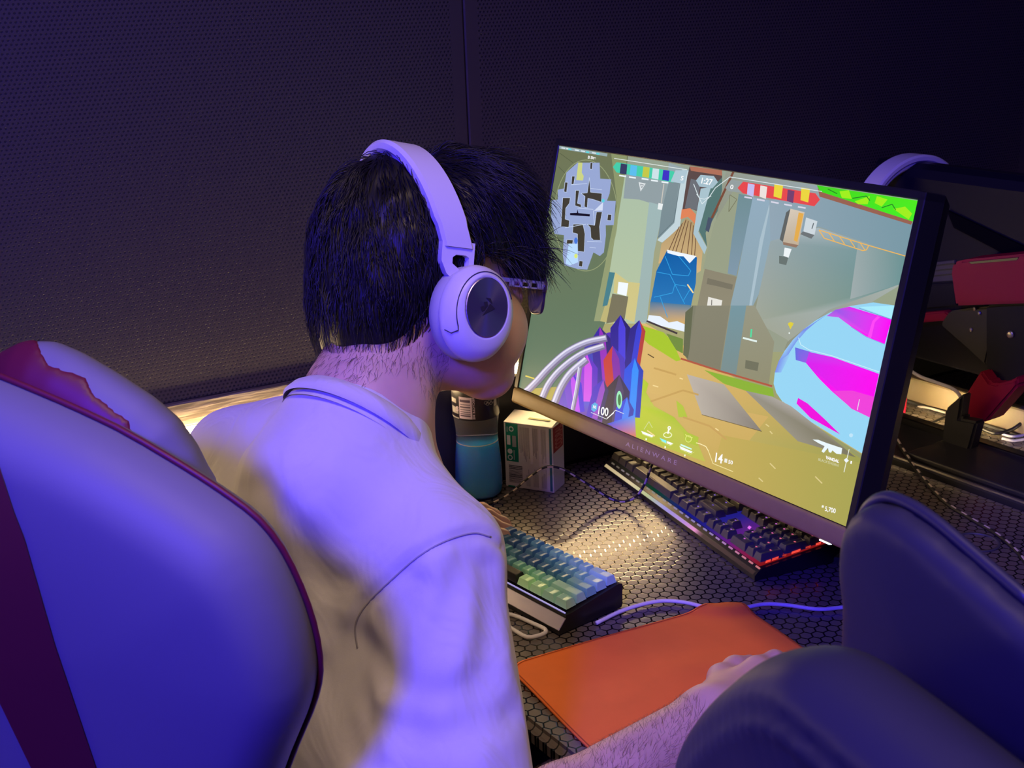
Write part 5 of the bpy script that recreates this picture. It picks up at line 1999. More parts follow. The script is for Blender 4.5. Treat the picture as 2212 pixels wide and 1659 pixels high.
def rgb_at(u):
    stops = [(0, (0.02, 0.016, 0.01)), (4, (0.10, 0.09, 0.06)), (7.5, (0.0, 0.22, 0.10)), (9.5, (0.05, 0.14, 0.30)), (12, (0.02, 0.03, 1.0)), (15.5, (0.08, 0.06, 1.0)), (18, (0.50, 0.05, 0.95)), (20, (0.95, 0.05, 0.35)), (22.5, (1.0, 0.03, 0.02))]
    for (a, ca), (b, cb) in zip(stops[:-1], stops[1:]):
        if u <= b:
            w = (u - a) / (b - a)
            return [ca[i] + (cb[i] - ca[i]) * w for i in range(3)]
    return stops[-1][1]


# lit plate between the keys
NX = 46
vs, fs, cl = [], [], []
for i in range(NX + 1):
    x = 0.006 + (BLEN - 0.012) * i / NX
    for y in (0.0110, 0.134):
        vs.append((x, y, zt(y) + 0.0006))
        cl.append((*[c * 1.0 for c in rgb_at(22.5 * i / NX)], 1))
fs = [(2 * i, 2 * i + 2, 2 * i + 3, 2 * i + 1) for i in range(NX)]
me = bpy.data.meshes.new('backlight')
me.from_pydata(vs, [], fs)
ca = me.color_attributes.new('Col', 'FLOAT_COLOR', 'POINT')
ca.data.foreach_set('color', np.array(cl, np.float32).ravel())
tag(link_mesh('backlight', me, vcol_emit('rainbow_backlight', 0.22), bk, False), 'backlight running from green through blue to red')
# coloured reflection on the front lip, put in as a glowing strip
vs, fs, cl = [], [], []
bar = [(0, (0.55, 0.42, 0.22)), (0.2, (0.75, 0.62, 0.38)), (0.33, (0.45, 0.55, 0.28)), (0.45, (0.28, 0.26, 0.75)), (0.58, (0.42, 0.22, 0.75)), (0.66, (0.80, 0.25, 0.60)), (0.68, (0.03, 0.01, 0.03)), (1.0, (0.03, 0.012, 0.02))]
for i in range(41):
    t_ = i / 40
    c = bar[-1][1]
    for (a, ca_), (b, cb_) in zip(bar[:-1], bar[1:]):
        if a <= t_ <= b:
            w = (t_ - a) / (b - a)
            c = [ca_[j] + (cb_[j] - ca_[j]) * w for j in range(3)]
            break
    x = 0.004 + (BLEN - 0.008) * t_
    for y, z in ((0.0002, 0.0085), (0.0040, 0.0119)):
        vs.append((x, y - 0.0004, z + 0.0004))
        cl.append((*c, 1))
fs = [(2 * i, 2 * i + 2, 2 * i + 3, 2 * i + 1) for i in range(40)]
me = bpy.data.meshes.new('glow_strip')
me.from_pydata(vs, [], fs)
ca = me.color_attributes.new('Col', 'FLOAT_COLOR', 'POINT')
ca.data.foreach_set('color', np.array(cl, np.float32).ravel())
link_mesh('glow_strip', me, vcol_emit('lip_reflection', 0.9), bk, False)
M_KEYB = mat('black_key', (0.085, 0.078, 0.070), 0.36, spec=0.9)
kb = {}
legend = MB()
legcol = []
FULL = []
gap = 0.25
ys = [0, 1, 2, 3, 4, 5.25]
for x in (0, 2, 3, 4, 5, 6.5, 7.5, 8.5, 9.5, 11, 12, 13, 14):
    FULL.append((x, 5.25, 1, 1))
FULL += [(15.25 + i, 5.25, 1, 1) for i in range(3)]
for r, row in enumerate(KROWS60):
    u = 0
    if r == 4:
        row = [1.25, 1.25, 1.25, 6.25, 1.25, 1.25, 1.25, 1.25]
    for w in row:
        FULL.append((u, 4 - r, w, 1))
        u += w
FULL += [(15.25 + i, 4, 1, 1) for i in range(3)] + [(15.25 + i, 3, 1, 1) for i in range(3)]
FULL += [(16.25, 1, 1, 1)] + [(15.25 + i, 0, 1, 1) for i in range(3)]
FULL += [(18.5 + i, 4, 1, 1) for i in range(4)]
for r in (3, 2, 1):
    FULL += [(18.5 + i, r, 1, 1) for i in range(3)]
FULL += [(21.5, 2, 1, 2), (21.5, 0, 1, 2), (18.5, 0, 2, 1), (20.5, 0, 1, 1)]
for (u, r, w, d) in FULL:
    cx = u + w / 2
    y = 0.0115 + (r + d / 2) * 0.0189
    M = Matrix.Translation((0.005 * KS + cx * UK * KS, y, zt(y) + 0.0042)) @ Matrix.Rotation(tb * 0.25 - 0.03 * (2 - r) * 0.5, 4, 'X') @ Matrix.Scale(0.98 * KS, 4, (1, 0, 0))
    key_object('key', w, d, M_KEYB, bk, M, kb, (w, d), -0.0008 if w > 5 else 0.0010)
    if cx > 9:
        cc = M @ Vector((0, 0.0028, 0.0094 if w < 5 else 0.011))
        ex = (M.to_3x3() @ Vector((1, 0, 0))).normalized() * 0.0016
        ey = (M.to_3x3() @ Vector((0, 1, 0))).normalized() * 0.0011
        legend.add([cc - ex - ey, cc + ex - ey, cc + ex + ey, cc - ex + ey], [(0, 1, 2, 3)])
        c = rgb_at(u)
        legcol += [(0.25 + 0.75 * c[0], 0.15 + 0.4 * c[1], 0.15 + 0.75 * c[2], 1)] * 4
me = bpy.data.meshes.new('key_legend')
me.from_pydata(legend.v, [], legend.f)
ca = me.color_attributes.new('Col', 'FLOAT_COLOR', 'POINT')
ca.data.foreach_set('color', np.array(legcol, np.float32).ravel())
tag(link_mesh('key_legend', me, vcol_emit('legend_glow', 0.8), bk, False), kind='stuff')

# small lit slots along the front lip and the red right end
slot, scol = MB(), []
for i in range(26):
    u = 0.4 + i * 0.87
    x = 0.005 + u * UK * KS
    z = zt(0.0145) + 0.0012
    slot.add([(x, 0.0080, 0.0152), (x + 0.010, 0.0080, 0.0152), (x + 0.010, 0.0098, 0.0170), (x, 0.0098, 0.0170)], [(0, 1, 2, 3)])
    c = rgb_at(u)
    scol += [(0.30 + 0.6 * c[0], 0.26 + 0.35 * c[1], 0.28 + 0.5 * c[2], 1) if 1 < i else (0.2, 0.16, 0.12, 1)] * 4
for (y0, y1, k_) in ((0.020, 0.028, 1.0), (0.030, 0.040, 1.0), (0.046, 0.052, 0.4), (0.060, 0.074, 1.0), (0.082, 0.090, 0.5), (0.098, 0.106, 1.0)):
    x = BLEN - 0.0062
    slot.add([(x, y0, zt(y0) + 0.0022), (x, y1, zt(y1) + 0.0022), (x + 0.0008, y1, zt(y1) + 0.0060), (x + 0.0008, y0, zt(y0) + 0.0060)], [(0, 1, 2, 3)])
    scol += [(1.6 * k_, 0.12 * k_, 0.08 * k_, 1)] * 4
for (xx, yy) in ((17.9, 1.9), (22.3, 5.0)):
    x, y = 0.005 + xx * UK * KS, 0.0115 + yy * 0.0189
    slot.add([(x, y, zt(y) + 0.009), (x + 0.006, y, zt(y) + 0.009), (x + 0.006, y + 0.003, zt(y) + 0.012), (x, y + 0.003, zt(y) + 0.012)], [(0, 1, 2, 3)])
    scol += [(1.2, 0.2, 1.4, 1)] * 4
me = bpy.data.meshes.new('light_slot')
me.from_pydata(slot.v, [], slot.f)
ca = me.color_attributes.new('Col', 'FLOAT_COLOR', 'POINT')
ca.data.foreach_set('color', np.array(scol, np.float32).ravel())
tag(link_mesh('light_slot', me, vcol_emit('slot_glow', 0.6), bk, False), kind='stuff')

# ------------------------------------------------------------------ mouse mat
M_MAT = mat('orange_cloth', (0.86, 0.185, 0.035), 0.72, spec=0.25, bump=(1500, 0.25, 0.0003), mottle=(20, 0.05))
mp_a = math.radians(-7.0)
mx_, my_ = np.array([math.cos(mp_a), math.sin(mp_a), 0]), np.array([-math.sin(mp_a), math.cos(mp_a), 0])
corner = at_z(1285, 1627, 0.752)
far_l = at_z(1548, 1279, 0.753)
mw, mh = 0.36, float((far_l - corner) @ my_) + 0.006
mo = corner - mx_ * 0.198 - my_ * 0.002
pad = thing('mouse_mat', 'orange cloth mouse mat under the bare forearm', 'mouse mat', (mo[0], mo[1], 0.75), mp_a)
cable_pts = [at_z(1288, 1346, 0.7545), at_z(1350, 1317, 0.7545), at_z(1420, 1299, 0.7545), at_z(1478, 1301, 0.7545), at_z(1545, 1316, 0.7545), at_z(1605, 1313, 0.7545), at_z(1650, 1305, 0.7545), at_z(1700, 1307, 0.7545), at_z(1770, 1316, 0.7545), at_z(1850, 1312, 0.7545), at_z(2000, 1330, 0.7545)]
csp = np.array(spline(cable_pts, 6))
NXm, NYm = 72, 64
rad = 0.022
vs, fs = [], []


def mat_xy(i, j):
    x, y = mw * i / NXm, mh * j / NYm
    # rounded corners: pull the border in
    cx_, cy_ = min(max(x, rad), mw - rad), min(max(y, rad), mh - rad)
    dx, dy = x - cx_, y - cy_
    d = math.hypot(dx, dy)
    if dx and dy:
        m = max(abs(dx), abs(dy))
        x, y = cx_ + dx * m / d, cy_ + dy * m / d
    return x, y


def mat_z(x, y):
    w = mo + mx_ * x + my_ * y
    dd = np.min(np.hypot(csp[:, 0] - w[0], csp[:, 1] - w[1]))
    z = 0.0060 * math.exp(-(dd / 0.014) ** 2)
    z += 0.0022 * math.exp(-((x - 0.12 - 0.35 * (y - 0.2)) / 0.025) ** 2) * math.exp(-((y - 0.22) / 0.06) ** 2)
    z += 0.0008 * (1 + math.sin(x * 31 + y * 17))
    return z


for lay in (0, 1):
    for i in range(NXm + 1):
        for j in range(NYm + 1):
            x, y = mat_xy(i, j)
            z = mat_z(x, y)
            vs.append((x, y, (0.0006 if lay else 0.0032) + z))
n1_ = (NXm + 1) * (NYm + 1)
ix = lambda i, j, l: l * n1_ + i * (NYm + 1) + j
for i in range(NXm):
    for j in range(NYm):
        fs.append((ix(i, j, 0), ix(i + 1, j, 0), ix(i + 1, j + 1, 0), ix(i, j + 1, 0)))
        fs.append((ix(i, j, 1), ix(i, j + 1, 1), ix(i + 1, j + 1, 1), ix(i + 1, j, 1)))
loop = [(i, 0) for i in range(NXm)] + [(NXm, j) for j in range(NYm)] + [(i, NYm) for i in range(NXm, 0, -1)] + [(0, j) for j in range(NYm, 0, -1)]
for a, b in zip(loop, loop[1:] + loop[:1]):
    fs.append((ix(*a, 0), ix(*a, 1), ix(*b, 1), ix(*b, 0)))
pymesh('cloth', vs, fs, M_MAT, pad, True, False)
st = [mat_xy(*a) for a in loop]
MB().tube([(x * 0.985 + mw * 0.0075, y * 0.985 + mh * 0.0075, 0.0033 + mat_z(x, y)) for x, y in st], 0.0007, 5, closed=True).build('stitched_edge', mat('dark_orange_thread', (0.45, 0.08, 0.015), 0.8), pad, True, False)
# mouse under the hand
ms = thing('computer_mouse', 'black mouse under the hand on the orange mat', 'mouse', (HAND_R[0], HAND_R[1], 0.754))
mf = Field((HAND_R[0] - 0.05, HAND_R[1] - 0.05, 0.752), (HAND_R[0] + 0.05, HAND_R[1] + 0.10, 0.80), 0.004)
mf.union(mf.ell((HAND_R[0], HAND_R[1] + 0.02, 0.7575), (0.029, 0.058, 0.024)))
mf.D = np.maximum(mf.D, 0.7575 - mf.Z)
pymesh('shell', *mf.mesh(1), M_BLACK, ms)
MB().lathe([(0, -0.003), (0.007, -0.003), (0.0075, 0), (0.007, 0.003), (0, 0.003)], (HAND_R[0], HAND_R[1] + 0.055, 0.775), 16, (1, 0, 0)).build('wheel', M_SATIN, ms, True)

# ------------------------------------------------------------------ cables
def cable(name, label, pts, r, m, n=6, sides=8, mif=None):
    o = MB().tube([Vector(p) for p in spline(pts, n)], r, sides, mif=mif).build(name, m, None, True)
    return tag(o, label, 'cable')


M_BRAID = mat('black_braid', (0.012, 0.010, 0.010), 0.6)
M_FLECK = mat('cream_fleck', (0.62, 0.52, 0.40), 0.6)
cable('white_cable', 'white cable running from the green keyboard under the orange mat', cable_pts, 0.0026, M_CABLE)
cable('white_cable', 'white cable looped in front of the green keyboard', [at_z(1040, 1318, 0.7535), at_z(1105, 1328, 0.7535), at_z(1150, 1346, 0.7535), at_z(1178, 1360, 0.7535), at_z(1172, 1370, 0.7535), at_z(1140, 1376, 0.7535), at_z(1112, 1362, 0.7535), at_z(1085, 1345, 0.757), at_z(1060, 1338, 0.759), at_z(1030, 1345, 0.757)], 0.0026, M_CABLE)


def resample(pts, stepm):
    P = np.array(spline(pts, 10))
    d = np.concatenate([[0], np.cumsum(np.linalg.norm(np.diff(P, axis=0), axis=1))])
    t = np.arange(0, d[-1], stepm)
    return np.stack([np.interp(t, d, P[:, i]) for i in range(3)], 1)


def braided(label, pts, r, stepm=0.0030):
    P = resample(pts, stepm)
    o = MB().tube([Vector(p) for p in P], r, 8, mif=lambda i, j: 1 if ((i + (0, 0, 2, 2, 4, 4, 6, 6)[j]) % 6 in (0, 1, 2) and j % 4 in (0, 1)) else 0).build('braided_cable', [M_BRAID, M_FLECK], None, True)
    return tag(o, label, 'cable')


braided('black and cream braided cable curling from the blue drink bottle over the black keyboard',
        [at_z(1020, 1098, 0.7525), at_z(1052, 1090, 0.7525), at_z(1100, 1066, 0.768), at_z(1148, 1027, 0.802), at_z(1182, 1008, 0.818), at_z(1222, 1016, 0.812), at_z(1275, 1049, 0.785),
         at_z(1318, 1076, 0.763), at_z(1348, 1083, 0.760), at_z(1374, 1072, 0.772), at_z(1392, 1046, 0.792), at_z(1402, 1020, 0.806), at_z(1414, 988, 0.822), at_z(1424, 960, 0.84), at_z(1430, 920, 0.87)], 0.0021)
braided('black and cream braided cable trailing across the desk at the right',
        [at_z(1905, 900, 0.80), at_z(1925, 930, 0.785), at_z(1945, 962, 0.769), at_z(1966, 995, 0.7630), at_z(2000, 1040, 0.7575), at_z(2045, 1087, 0.7535), at_z(2100, 1122, 0.7535), at_z(2150, 1152, 0.7535), at_z(2185, 1180, 0.7535), at_z(2215, 1215, 0.7535), at_z(2260, 1300, 0.7535)], 0.0030, 0.0042)

# ------------------------------------------------------------------ drink bottle
bp = at_z(1036, 1066, 0.751)
bp = bp + nrm(np.array([ray(1036, 1080)[0], ray(1036, 1080)[1], 0])) * 0.0
bot = thing('drink_bottle', 'clear bottle half full of bright blue drink beside the medicine box', 'bottle', bp)
M_PET = mat('clear_plastic', (0.90, 0.90, 0.90), 0.10, trans=0.94, ior=1.2, spec=0.5)
M_DRINK = mat('blue_drink', (0.0, 0.34, 1.0), 0.15, spec=0.4, sss=1.0)
M_DRINK.node_tree.nodes['Principled BSDF'].inputs['Subsurface Radius'].default_value = (0.02, 0.05, 0.06)
M_DRINK.node_tree.nodes['Principled BSDF'].inputs['Subsurface Scale'].default_value = 1.0
M_LABEL = mat('black_label', (0.018, 0.015, 0.022), 0.32, coat=0.3)
M_PRINT = mat('pale_print', (0.62, 0.52, 0.66), 0.5)
M_PRINTG = mat('grey_print', (0.36, 0.34, 0.32), 0.5)
prof = [(0.0, 0.004), (0.022, 0.0), (0.031, 0.003), (0.0352, 0.010), (0.0362, 0.030), (0.0352, 0.055), (0.0330, 0.080), (0.0318, 0.096), (0.0325, 0.112), (0.0345, 0.128), (0.0350, 0.135), (0.0350, 0.178), (0.0340, 0.186), (0.028, 0.202), (0.018, 0.214), (0.0135, 0.220), (0.0135, 0.232)]
pp_ = [(a, b) for a, b in spline([(x, y, 0) for x, y in prof], 3) for _ in (0,)] if False else [(float(q[0]), float(q[1])) for q in spline([(x, y, 0) for x, y in prof], 3)]
MB().lathe(pp_, bp, 48).build('shell', M_PET, bot, True)
lq = [(max(r - 0.0016, 0), max(h, 0.004)) for r, h in pp_ if h < 0.088]
MB().lathe([(0, 0.0045)] + lq[2:] + [(lq[-1][0], 0.0885), (0, 0.0885)], bp, 48).build('drink', M_DRINK, bot, True)
MB().lathe([(0.0353, 0.131), (0.0357, 0.132), (0.0357, 0.179), (0.0353, 0.180)], bp, 48).build('label_wrap', M_LABEL, bot, True)
MB().lathe([(0, 0.252), (0.014, 0.252), (0.0155, 0.250), (0.0155, 0.232), (0.0, 0.232)], bp, 32).build('cap', M_BLACK, bot, True)
MB().tube([bp + np.array([0.0315 * math.cos(a), 0.0315 * math.sin(a), 0.0895]) for a in np.linspace(0, 2 * PI, 40)[:-1]], 0.0007, 6, closed=True).build('liquid_rim', mat('pale_blue_foam', (0.75, 0.85, 0.9), 0.3), bot, True)
toc = -np.array([ray(1036, 1000)[0], ray(1036, 1000)[1]])
a0 = math.atan2(toc[1], toc[0])


def onlabel(a, z, off=0.0002, r=0.0358):
    return bp + np.array([(r + off) * math.cos(a0 + a), (r + off) * math.sin(a0 + a), z])


def label_quad(mb, u0, u1, z0, z1, off=0.0003):
    """u from -1 (left edge) to 1 (right edge) as seen from the camera"""
    A_ = np.linspace(math.asin(u0), math.asin(u1), 6)
    vs = [onlabel(a, z, off) for a in A_ for z in (z0, z1)]
    mb.add(vs, [(2 * i, 2 * i + 2, 2 * i + 3, 2 * i + 1) for i in range(5)])


mb = MB()
label_quad(mb, -0.68, -0.15, 0.134, 0.168)
mb.build('barcode_patch', M_PRINT, bot)
mb = MB()
for i, (z0, z1) in enumerate(((0.138, 0.140), (0.1415, 0.1425), (0.1445, 0.1455), (0.1480, 0.1490), (0.1515, 0.1535), (0.1560, 0.1570), (0.1600, 0.1640))):
    label_quad(mb, -0.64, -0.22, z0, z1, 0.0006)
mb.build('barcode', mat('violet_ink', (0.10, 0.07, 0.14), 0.5), bot)
mb = MB()
label_quad(mb, -0.96, -0.72, 0.140, 0.150)
label_quad(mb, -0.97, -0.80, 0.156, 0.163)
label_quad(mb, -0.97, -0.7, 0.1325, 0.1345)
mb.build('label_print', M_PRINTG, bot)


def label_text(name, s, u0, u1, z, h, m, vertical=False):
    V, Fc = text_mesh(s, 0.03)
    x0, x1 = V[:, 0].min(), V[:, 0].max()
    out = []
    for p in V:
        t_ = (p[0] - x0) / (x1 - x0)
        if vertical:
            out.append(onlabel(math.asin(u0 + (u1 - u0) * (1 - p[1] / 0.75)), z + h * (1 - t_), 0.0007))
        else:
            out.append(onlabel(math.asin(u0 + (u1 - u0) * t_), z + h * p[1] / 0.73, 0.0007))
    if vertical:
        pass
    pymesh(name, out, Fc, m, bot, False)


label_text('brand_lettering', 'FIFA', 0.36, 0.76, 0.1660, 0.0072, M_PRINT)
label_text('recycle_lettering', 'RECYCLE ME', -0.13, -0.04, 0.134, 0.034, M_PRINT, True)
label_text('label_lettering', 'S', -0.80, -0.70, 0.1445, 0.0075, M_PRINT)
mb = MB()
label_quad(mb, 0.40, 0.74, 0.1635, 0.1640, 0.0005)
mb.build('label_rule', M_PRINTG, bot)
mb = MB()
label_quad(mb, 0.75, 0.86, 0.150, 0.1655, 0.0005)
mb.build('label_panel', M_PRINTG, bot)
for i in range(5):
    u = 0.42 + 0.072 * i
    zc = 0.1585 if i % 2 == 0 else 0.1562
    MB().tube([onlabel(math.asin(u + 0.065 * math.cos(t_)), zc + 0.0024 * math.sin(t_), 0.0006) for t_ in np.linspace(0, 2 * PI, 20)[:-1]], 0.00025, 5, closed=True).build('ring_mark', M_PRINTG, bot)

# ------------------------------------------------------------------ medicine box
b0, b1, b2 = at_z(1093, 1050, 0.75), at_z(1197, 1066, 0.75), at_z(1212, 1044, 0.75)
ex = b1 - b0
BW = float(np.linalg.norm(ex))
ang = math.atan2(ex[1], ex[0])
exn = ex / BW
eyn = np.array([-exn[1], exn[0], 0])
BD = max(0.034, float((b2 - b1) @ eyn))
ctr = b0 + exn * BW / 2 + eyn * BD / 2
tp_ = at(1190, 925, float((b1 - CAM) @ MR[:, 2]) - 0.02)
BH = 0.107
box = thing('medicine_box', 'white and green medicine box with a red end standing on the desk', 'box', (ctr[0], ctr[1], 0.7505), ang)
M_CARD = mat('white_card', (0.74, 0.72, 0.70), 0.45)
M_GREEN = mat('green_print', (0.0, 0.22, 0.13), 0.45)
M_GREY = mat('grey_text_print', (0.36, 0.35, 0.38), 0.5)
M_PALEP = mat('pale_strip_print', (0.80, 0.78, 0.82), 0.45)
M_TEAL = mat('teal_print', (0.03, 0.16, 0.20), 0.45)
M_REDP = mat('red_print', (0.42, 0.02, 0.03), 0.45)
M_INK = mat('black_ink', (0.03, 0.03, 0.04), 0.5)
hx, hy = BW / 2, BD / 2
MB().box((0, 0, BH / 2), (BW, BD, BH), None, 0.0006, 1).build('carton', M_CARD, box, False, False)
MB().box((0, -0.002, BH + 0.0035), (BW * 0.985, BD * 0.98, 0.0007), Matrix.Rotation(math.radians(10), 3, 'X'), 0.0002, 1).build('lid_flap', M_CARD, box, False, False)


def facep(name, m, x0, x1, z0, z1, k=1, parent=box):
    """print on the near face; x from 0 (left) to 1, z from 0 (bottom) to 1"""
    y = -hy - 0.00012 * k
    return pymesh(name, [(-hx + BW * x0, y, BH * z0), (-hx + BW * x1, y, BH * z0), (-hx + BW * x1, y, BH * z1), (-hx + BW * x0, y, BH * z1)], [(0, 1, 2, 3)], m, parent, False, False)


def faceset(name, m, rects, k=2):
    mb = MB()
    y = -hy - 0.00012 * k
    for x0, x1, z0, z1 in rects:
        mb.add([(-hx + BW * x0, y, BH * z0), (-hx + BW * x1, y, BH * z0), (-hx + BW * x1, y, BH * z1), (-hx + BW * x0, y, BH * z1)], [(0, 1, 2, 3)])
    return mb.build(name, m, box, False, False)


facep('green_panel', M_GREEN, 0.035, 0.29, 0.40, 0.985)
facep('teal_band', M_TEAL, 0.925, 0.975, 0.02, 0.975)
facep('green_foot', M_GREEN, 0.05, 0.20, 0.0, 0.022)
faceset('pale_strips', M_PALEP, [(0.535, 0.585, 0.40, 0.97), (0.71, 0.755, 0.38, 0.97), (0.865, 0.915, 0.03, 0.97), (0.70, 0.745, 0.03, 0.36)])
tl = []
for i in range(26):
    x = 0.315 + i * 0.0212
    if any(a - 0.01 < x < b for a, b in ((0.53, 0.585), (0.705, 0.755), (0.86, 0.92))):
        continue
    tl.append((x, x + 0.010, 0.42 + 0.2 * rng.random(), 0.95))
    if x > 0.44:
        tl.append((x, x + 0.010, 0.05, 0.22 + 0.13 * rng.random()))
faceset('fine_print', M_GREY, tl)
bars = []
z = 0.075
while z < 0.33:
    w = rng.choice([0.004, 0.008, 0.013])
    bars.append((0.08, 0.36, z, z + w))
    z += w + rng.choice([0.006, 0.010])
faceset('barcode', M_INK, bars)
for zc, kind in ((0.90, 0), (0.555, 1), (0.46, 2)):
    mb = MB()
    cx_ = -hx + BW * (0.155 if kind == 0 else 0.115)
    for a in range(24):
        t0, t1 = 2 * PI * a / 24, 2 * PI * (a + 1) / 24
        r0 = 0.0 if kind == 1 else 0.0027
        r1 = 0.0042
        y = -hy - 0.0003
        P_ = lambda r, t_: (cx_ + r * math.cos(t_), y, BH * zc + r * math.sin(t_))
        mb.add([P_(r0, t0), P_(r1, t0), P_(r1, t1), P_(r0, t1)], [(0, 1, 2, 3)])
    mb.build('round_mark', M_PALEP, box, False, False)
faceset('round_mark', M_PALEP, [(0.06, 0.13, 0.655, 0.80)], 3)
faceset('fine_print', M_GREY, [(0.17, 0.25, 0.63, 0.80), (0.19, 0.21, 0.43, 0.58), (0.06, 0.085, 0.85, 0.93)], 3)
# red end with upright lettering
pymesh('red_panel', [(hx + 0.0002, -hy + 0.001, BH * 0.60), (hx + 0.0002, hy - 0.004, BH * 0.62), (hx + 0.0002, hy - 0.004, BH * 0.985), (hx + 0.0002, -hy + 0.001, BH * 0.985)], [(0, 1, 2, 3)], M_REDP, box, False, False)
V, Fc = text_mesh('CODRAL', 0.02)
x0, x1 = V[:, 0].min(), V[:, 0].max()
pymesh('brand_lettering', [(hx + 0.0004, -hy + 0.006 + (0.75 - p[1]) * (BD - 0.014) / 0.75, BH * (0.64 + 0.33 * (p[0] - x0) / (x1 - x0))) for p in V], Fc, mat('pale_red_print', (0.62, 0.25, 0.22), 0.5), box, False, False)
MB().box((0.012, -0.004, BH + 0.0044), (0.036, 0.004, 0.0003), Matrix.Rotation(math.radians(10), 3, 'X')).build('green_strip', mat('olive_print', (0.30, 0.36, 0.14), 0.5), box, False, False)

# ------------------------------------------------------------------ far desk: second monitor seen from behind
fm = thing('monitor', 'dark back of a second monitor on a black and red stand at the far desk', 'monitor', (-1.16, 1.70, 0.758))
M_BLUEB = mat('dark_blue_shell', (0.006, 0.006, 0.013), 0.55, spec=0.25)
ytop = 1.8
tl_ = at_y(2065, 362, ytop)
MBk = MB()
xl, xr, zt_, zb_ = -1.53, -0.95, float(tl_[2]), float(tl_[2]) - 0.345
v = [(xl, ytop, zt_), (xr, ytop, zt_), (xr, ytop, zb_), (xl, ytop, zb_), (xl + 0.01, ytop - 0.02, zt_ - 0.006), (xr - 0.01, ytop - 0.02, zt_ - 0.006), (xr - 0.01, ytop - 0.02, zb_ + 0.01), (xl + 0.01, ytop - 0.02, zb_ + 0.01),
     (xl + 0.03, ytop - 0.030, zt_ - 0.02), (xr - 0.03, ytop - 0.030, zt_ - 0.02), (xr - 0.03, ytop - 0.030, zb_ + 0.13), (xl + 0.03, ytop - 0.030, zb_ + 0.13)]
fcs = [(0, 1, 5, 4), (1, 2, 6, 5), (2, 3, 7, 6), (3, 0, 4, 7), (4, 5, 9, 8), (5, 6, 10, 9), (6, 7, 11, 10), (7, 4, 8, 11), (8, 9, 10, 11)]
MBk.add(v, fcs)
MBk.build('back_shell', M_BLUEB, fm)
MB().box(((xl + xr) / 2, ytop + 0.012, (zt_ + zb_) / 2), (xr - xl, 0.026, zt_ - zb_), None, 0.003, 1).build('panel', M_BLACK, fm)
a_, b_ = at_y(2045, 455, ytop - 0.036), at_y(2225, 540, ytop - 0.036)
a2_, b2_ = at_y(2060, 492, ytop - 0.036), at_y(2225, 578, ytop - 0.036)
MB().add([a_, b_, b2_, a2_, a_ + np.array([0, .02, 0]), b_ + np.array([0, .02, 0]), b2_ + np.array([0, .02, 0]), a2_ + np.array([0, .02, 0])], [(3, 2, 1, 0), (0, 1, 5, 4), (1, 2, 6, 5), (2, 3, 7, 6), (3, 0, 4, 7)]).build('slanted_band', mat('matt_black', (0.003, 0.003, 0.004), 0.9, spec=0.05), fm)


def slabpx(px, y, thick, m, name, bev=0.004):
    P_ = [at_y(u, v_, y) for u, v_ in px]
    n_ = len(P_)
    vs_ = P_ + [p + np.array([0, thick, 0]) for p in P_]
    fs_ = [tuple(reversed(range(n_))), tuple(range(n_, 2 * n_))] + [(i, (i + 1) % n_, n_ + (i + 1) % n_, n_ + i) for i in range(n_)]
    o = pymesh(name, vs_, fs_, m, fm, False)
    bm = bmesh.new()
    bm.from_mesh(o.data)
    bmesh.ops.recalc_face_normals(bm, faces=bm.faces)
    if bev:
        bmesh.ops.bevel(bm, geom=list(bm.edges), offset=bev, segments=2, affect='EDGES', clamp_overlap=True)
    bm.to_mesh(o.data)
    bm.free()
    return o


slabpx([(1975, 572), (2062, 562), (2062, 606), (1975, 612)], 1.765, 0.02, mat('grey_vent', (0.06, 0.055, 0.06), 0.5), 'vent', 0.001)
for k_ in range(3):
    slabpx([(1975, 577 + 11 * k_), (2062, 568 + 11 * k_), (2062, 571 + 11 * k_), (1975, 580 + 11 * k_)], 1.763, 0.004, M_BLACK, 'vent_slat', 0)
slabpx([(1965, 616), (2062, 612), (2066, 660), (1965, 668)], 1.76, 0.02, M_BLUEB, 'hinge_cover', 0.002)
slabpx([(2052, 586), (2058, 568), (2075, 562), (2240, 546), (2240, 655), (2062, 661)], 1.69, 0.055, M_RED, 'red_block', 0.004)
slabpx([(2092, 566), (2200, 556), (2196, 562), (2098, 570)], 1.6885, 0.004, M_BLACK, 'slot', 0)
slabpx([(1958, 680), (2040, 672), (2054, 682), (2056, 692), (1958, 700)], 1.74, 0.02, M_RED, 'red_trim', 0.003)
slabpx([(2050, 672), (2110, 664), (2142, 662), (2138, 740), (2128, 790), (2085, 750), (2030, 702)], 1.735, 0.03, M_SATIN, 'bracket', 0.003)
slabpx([(2128, 660), (2240, 650), (2240, 830), (2145, 830), (2128, 800)], 1.715, 0.03, M_BLUEB, 'stand_post', 0.004)
slabpx([(2118, 800), (2136, 826), (2150, 830), (2186, 822), (2196, 812), (2198, 834), (2130, 912), (2075, 910), (2066, 882)], 1.69, 0.045, M_RED, 'red_clip', 0.004)
slabpx([(2040, 885), (2080, 850), (2072, 905), (2110, 912), (2090, 985), (2030, 985)], 1.64, 0.025, M_SATIN, 'stand_foot', 0.004)
MB().lathe([(0, 0), (0.006, 0), (0.006, 0.003), (0.0035, 0.004), (0, 0.004)], at_y(2184, 722, 1.7148), 20, (0, -1, 0)).build('screw', M_STEEL, fm, True)
for (u, v_) in ((2106, 667), (2116, 676), (2098, 712)):
    MB().lathe([(0, 0), (0.0035, 0), (0.003, 0.002), (0, 0.002)], at_y(u, v_, 1.7348), 14, (0, -1, 0)).build('screw', M_STEEL, fm, True)
q = at_z(2060, 1005, 0.7595)
MB().box((q[0] + 0.08, 1.62, 0.7625), (0.30, 0.13, 0.010), None, 0.003).build('stand_base', M_SATIN, fm)
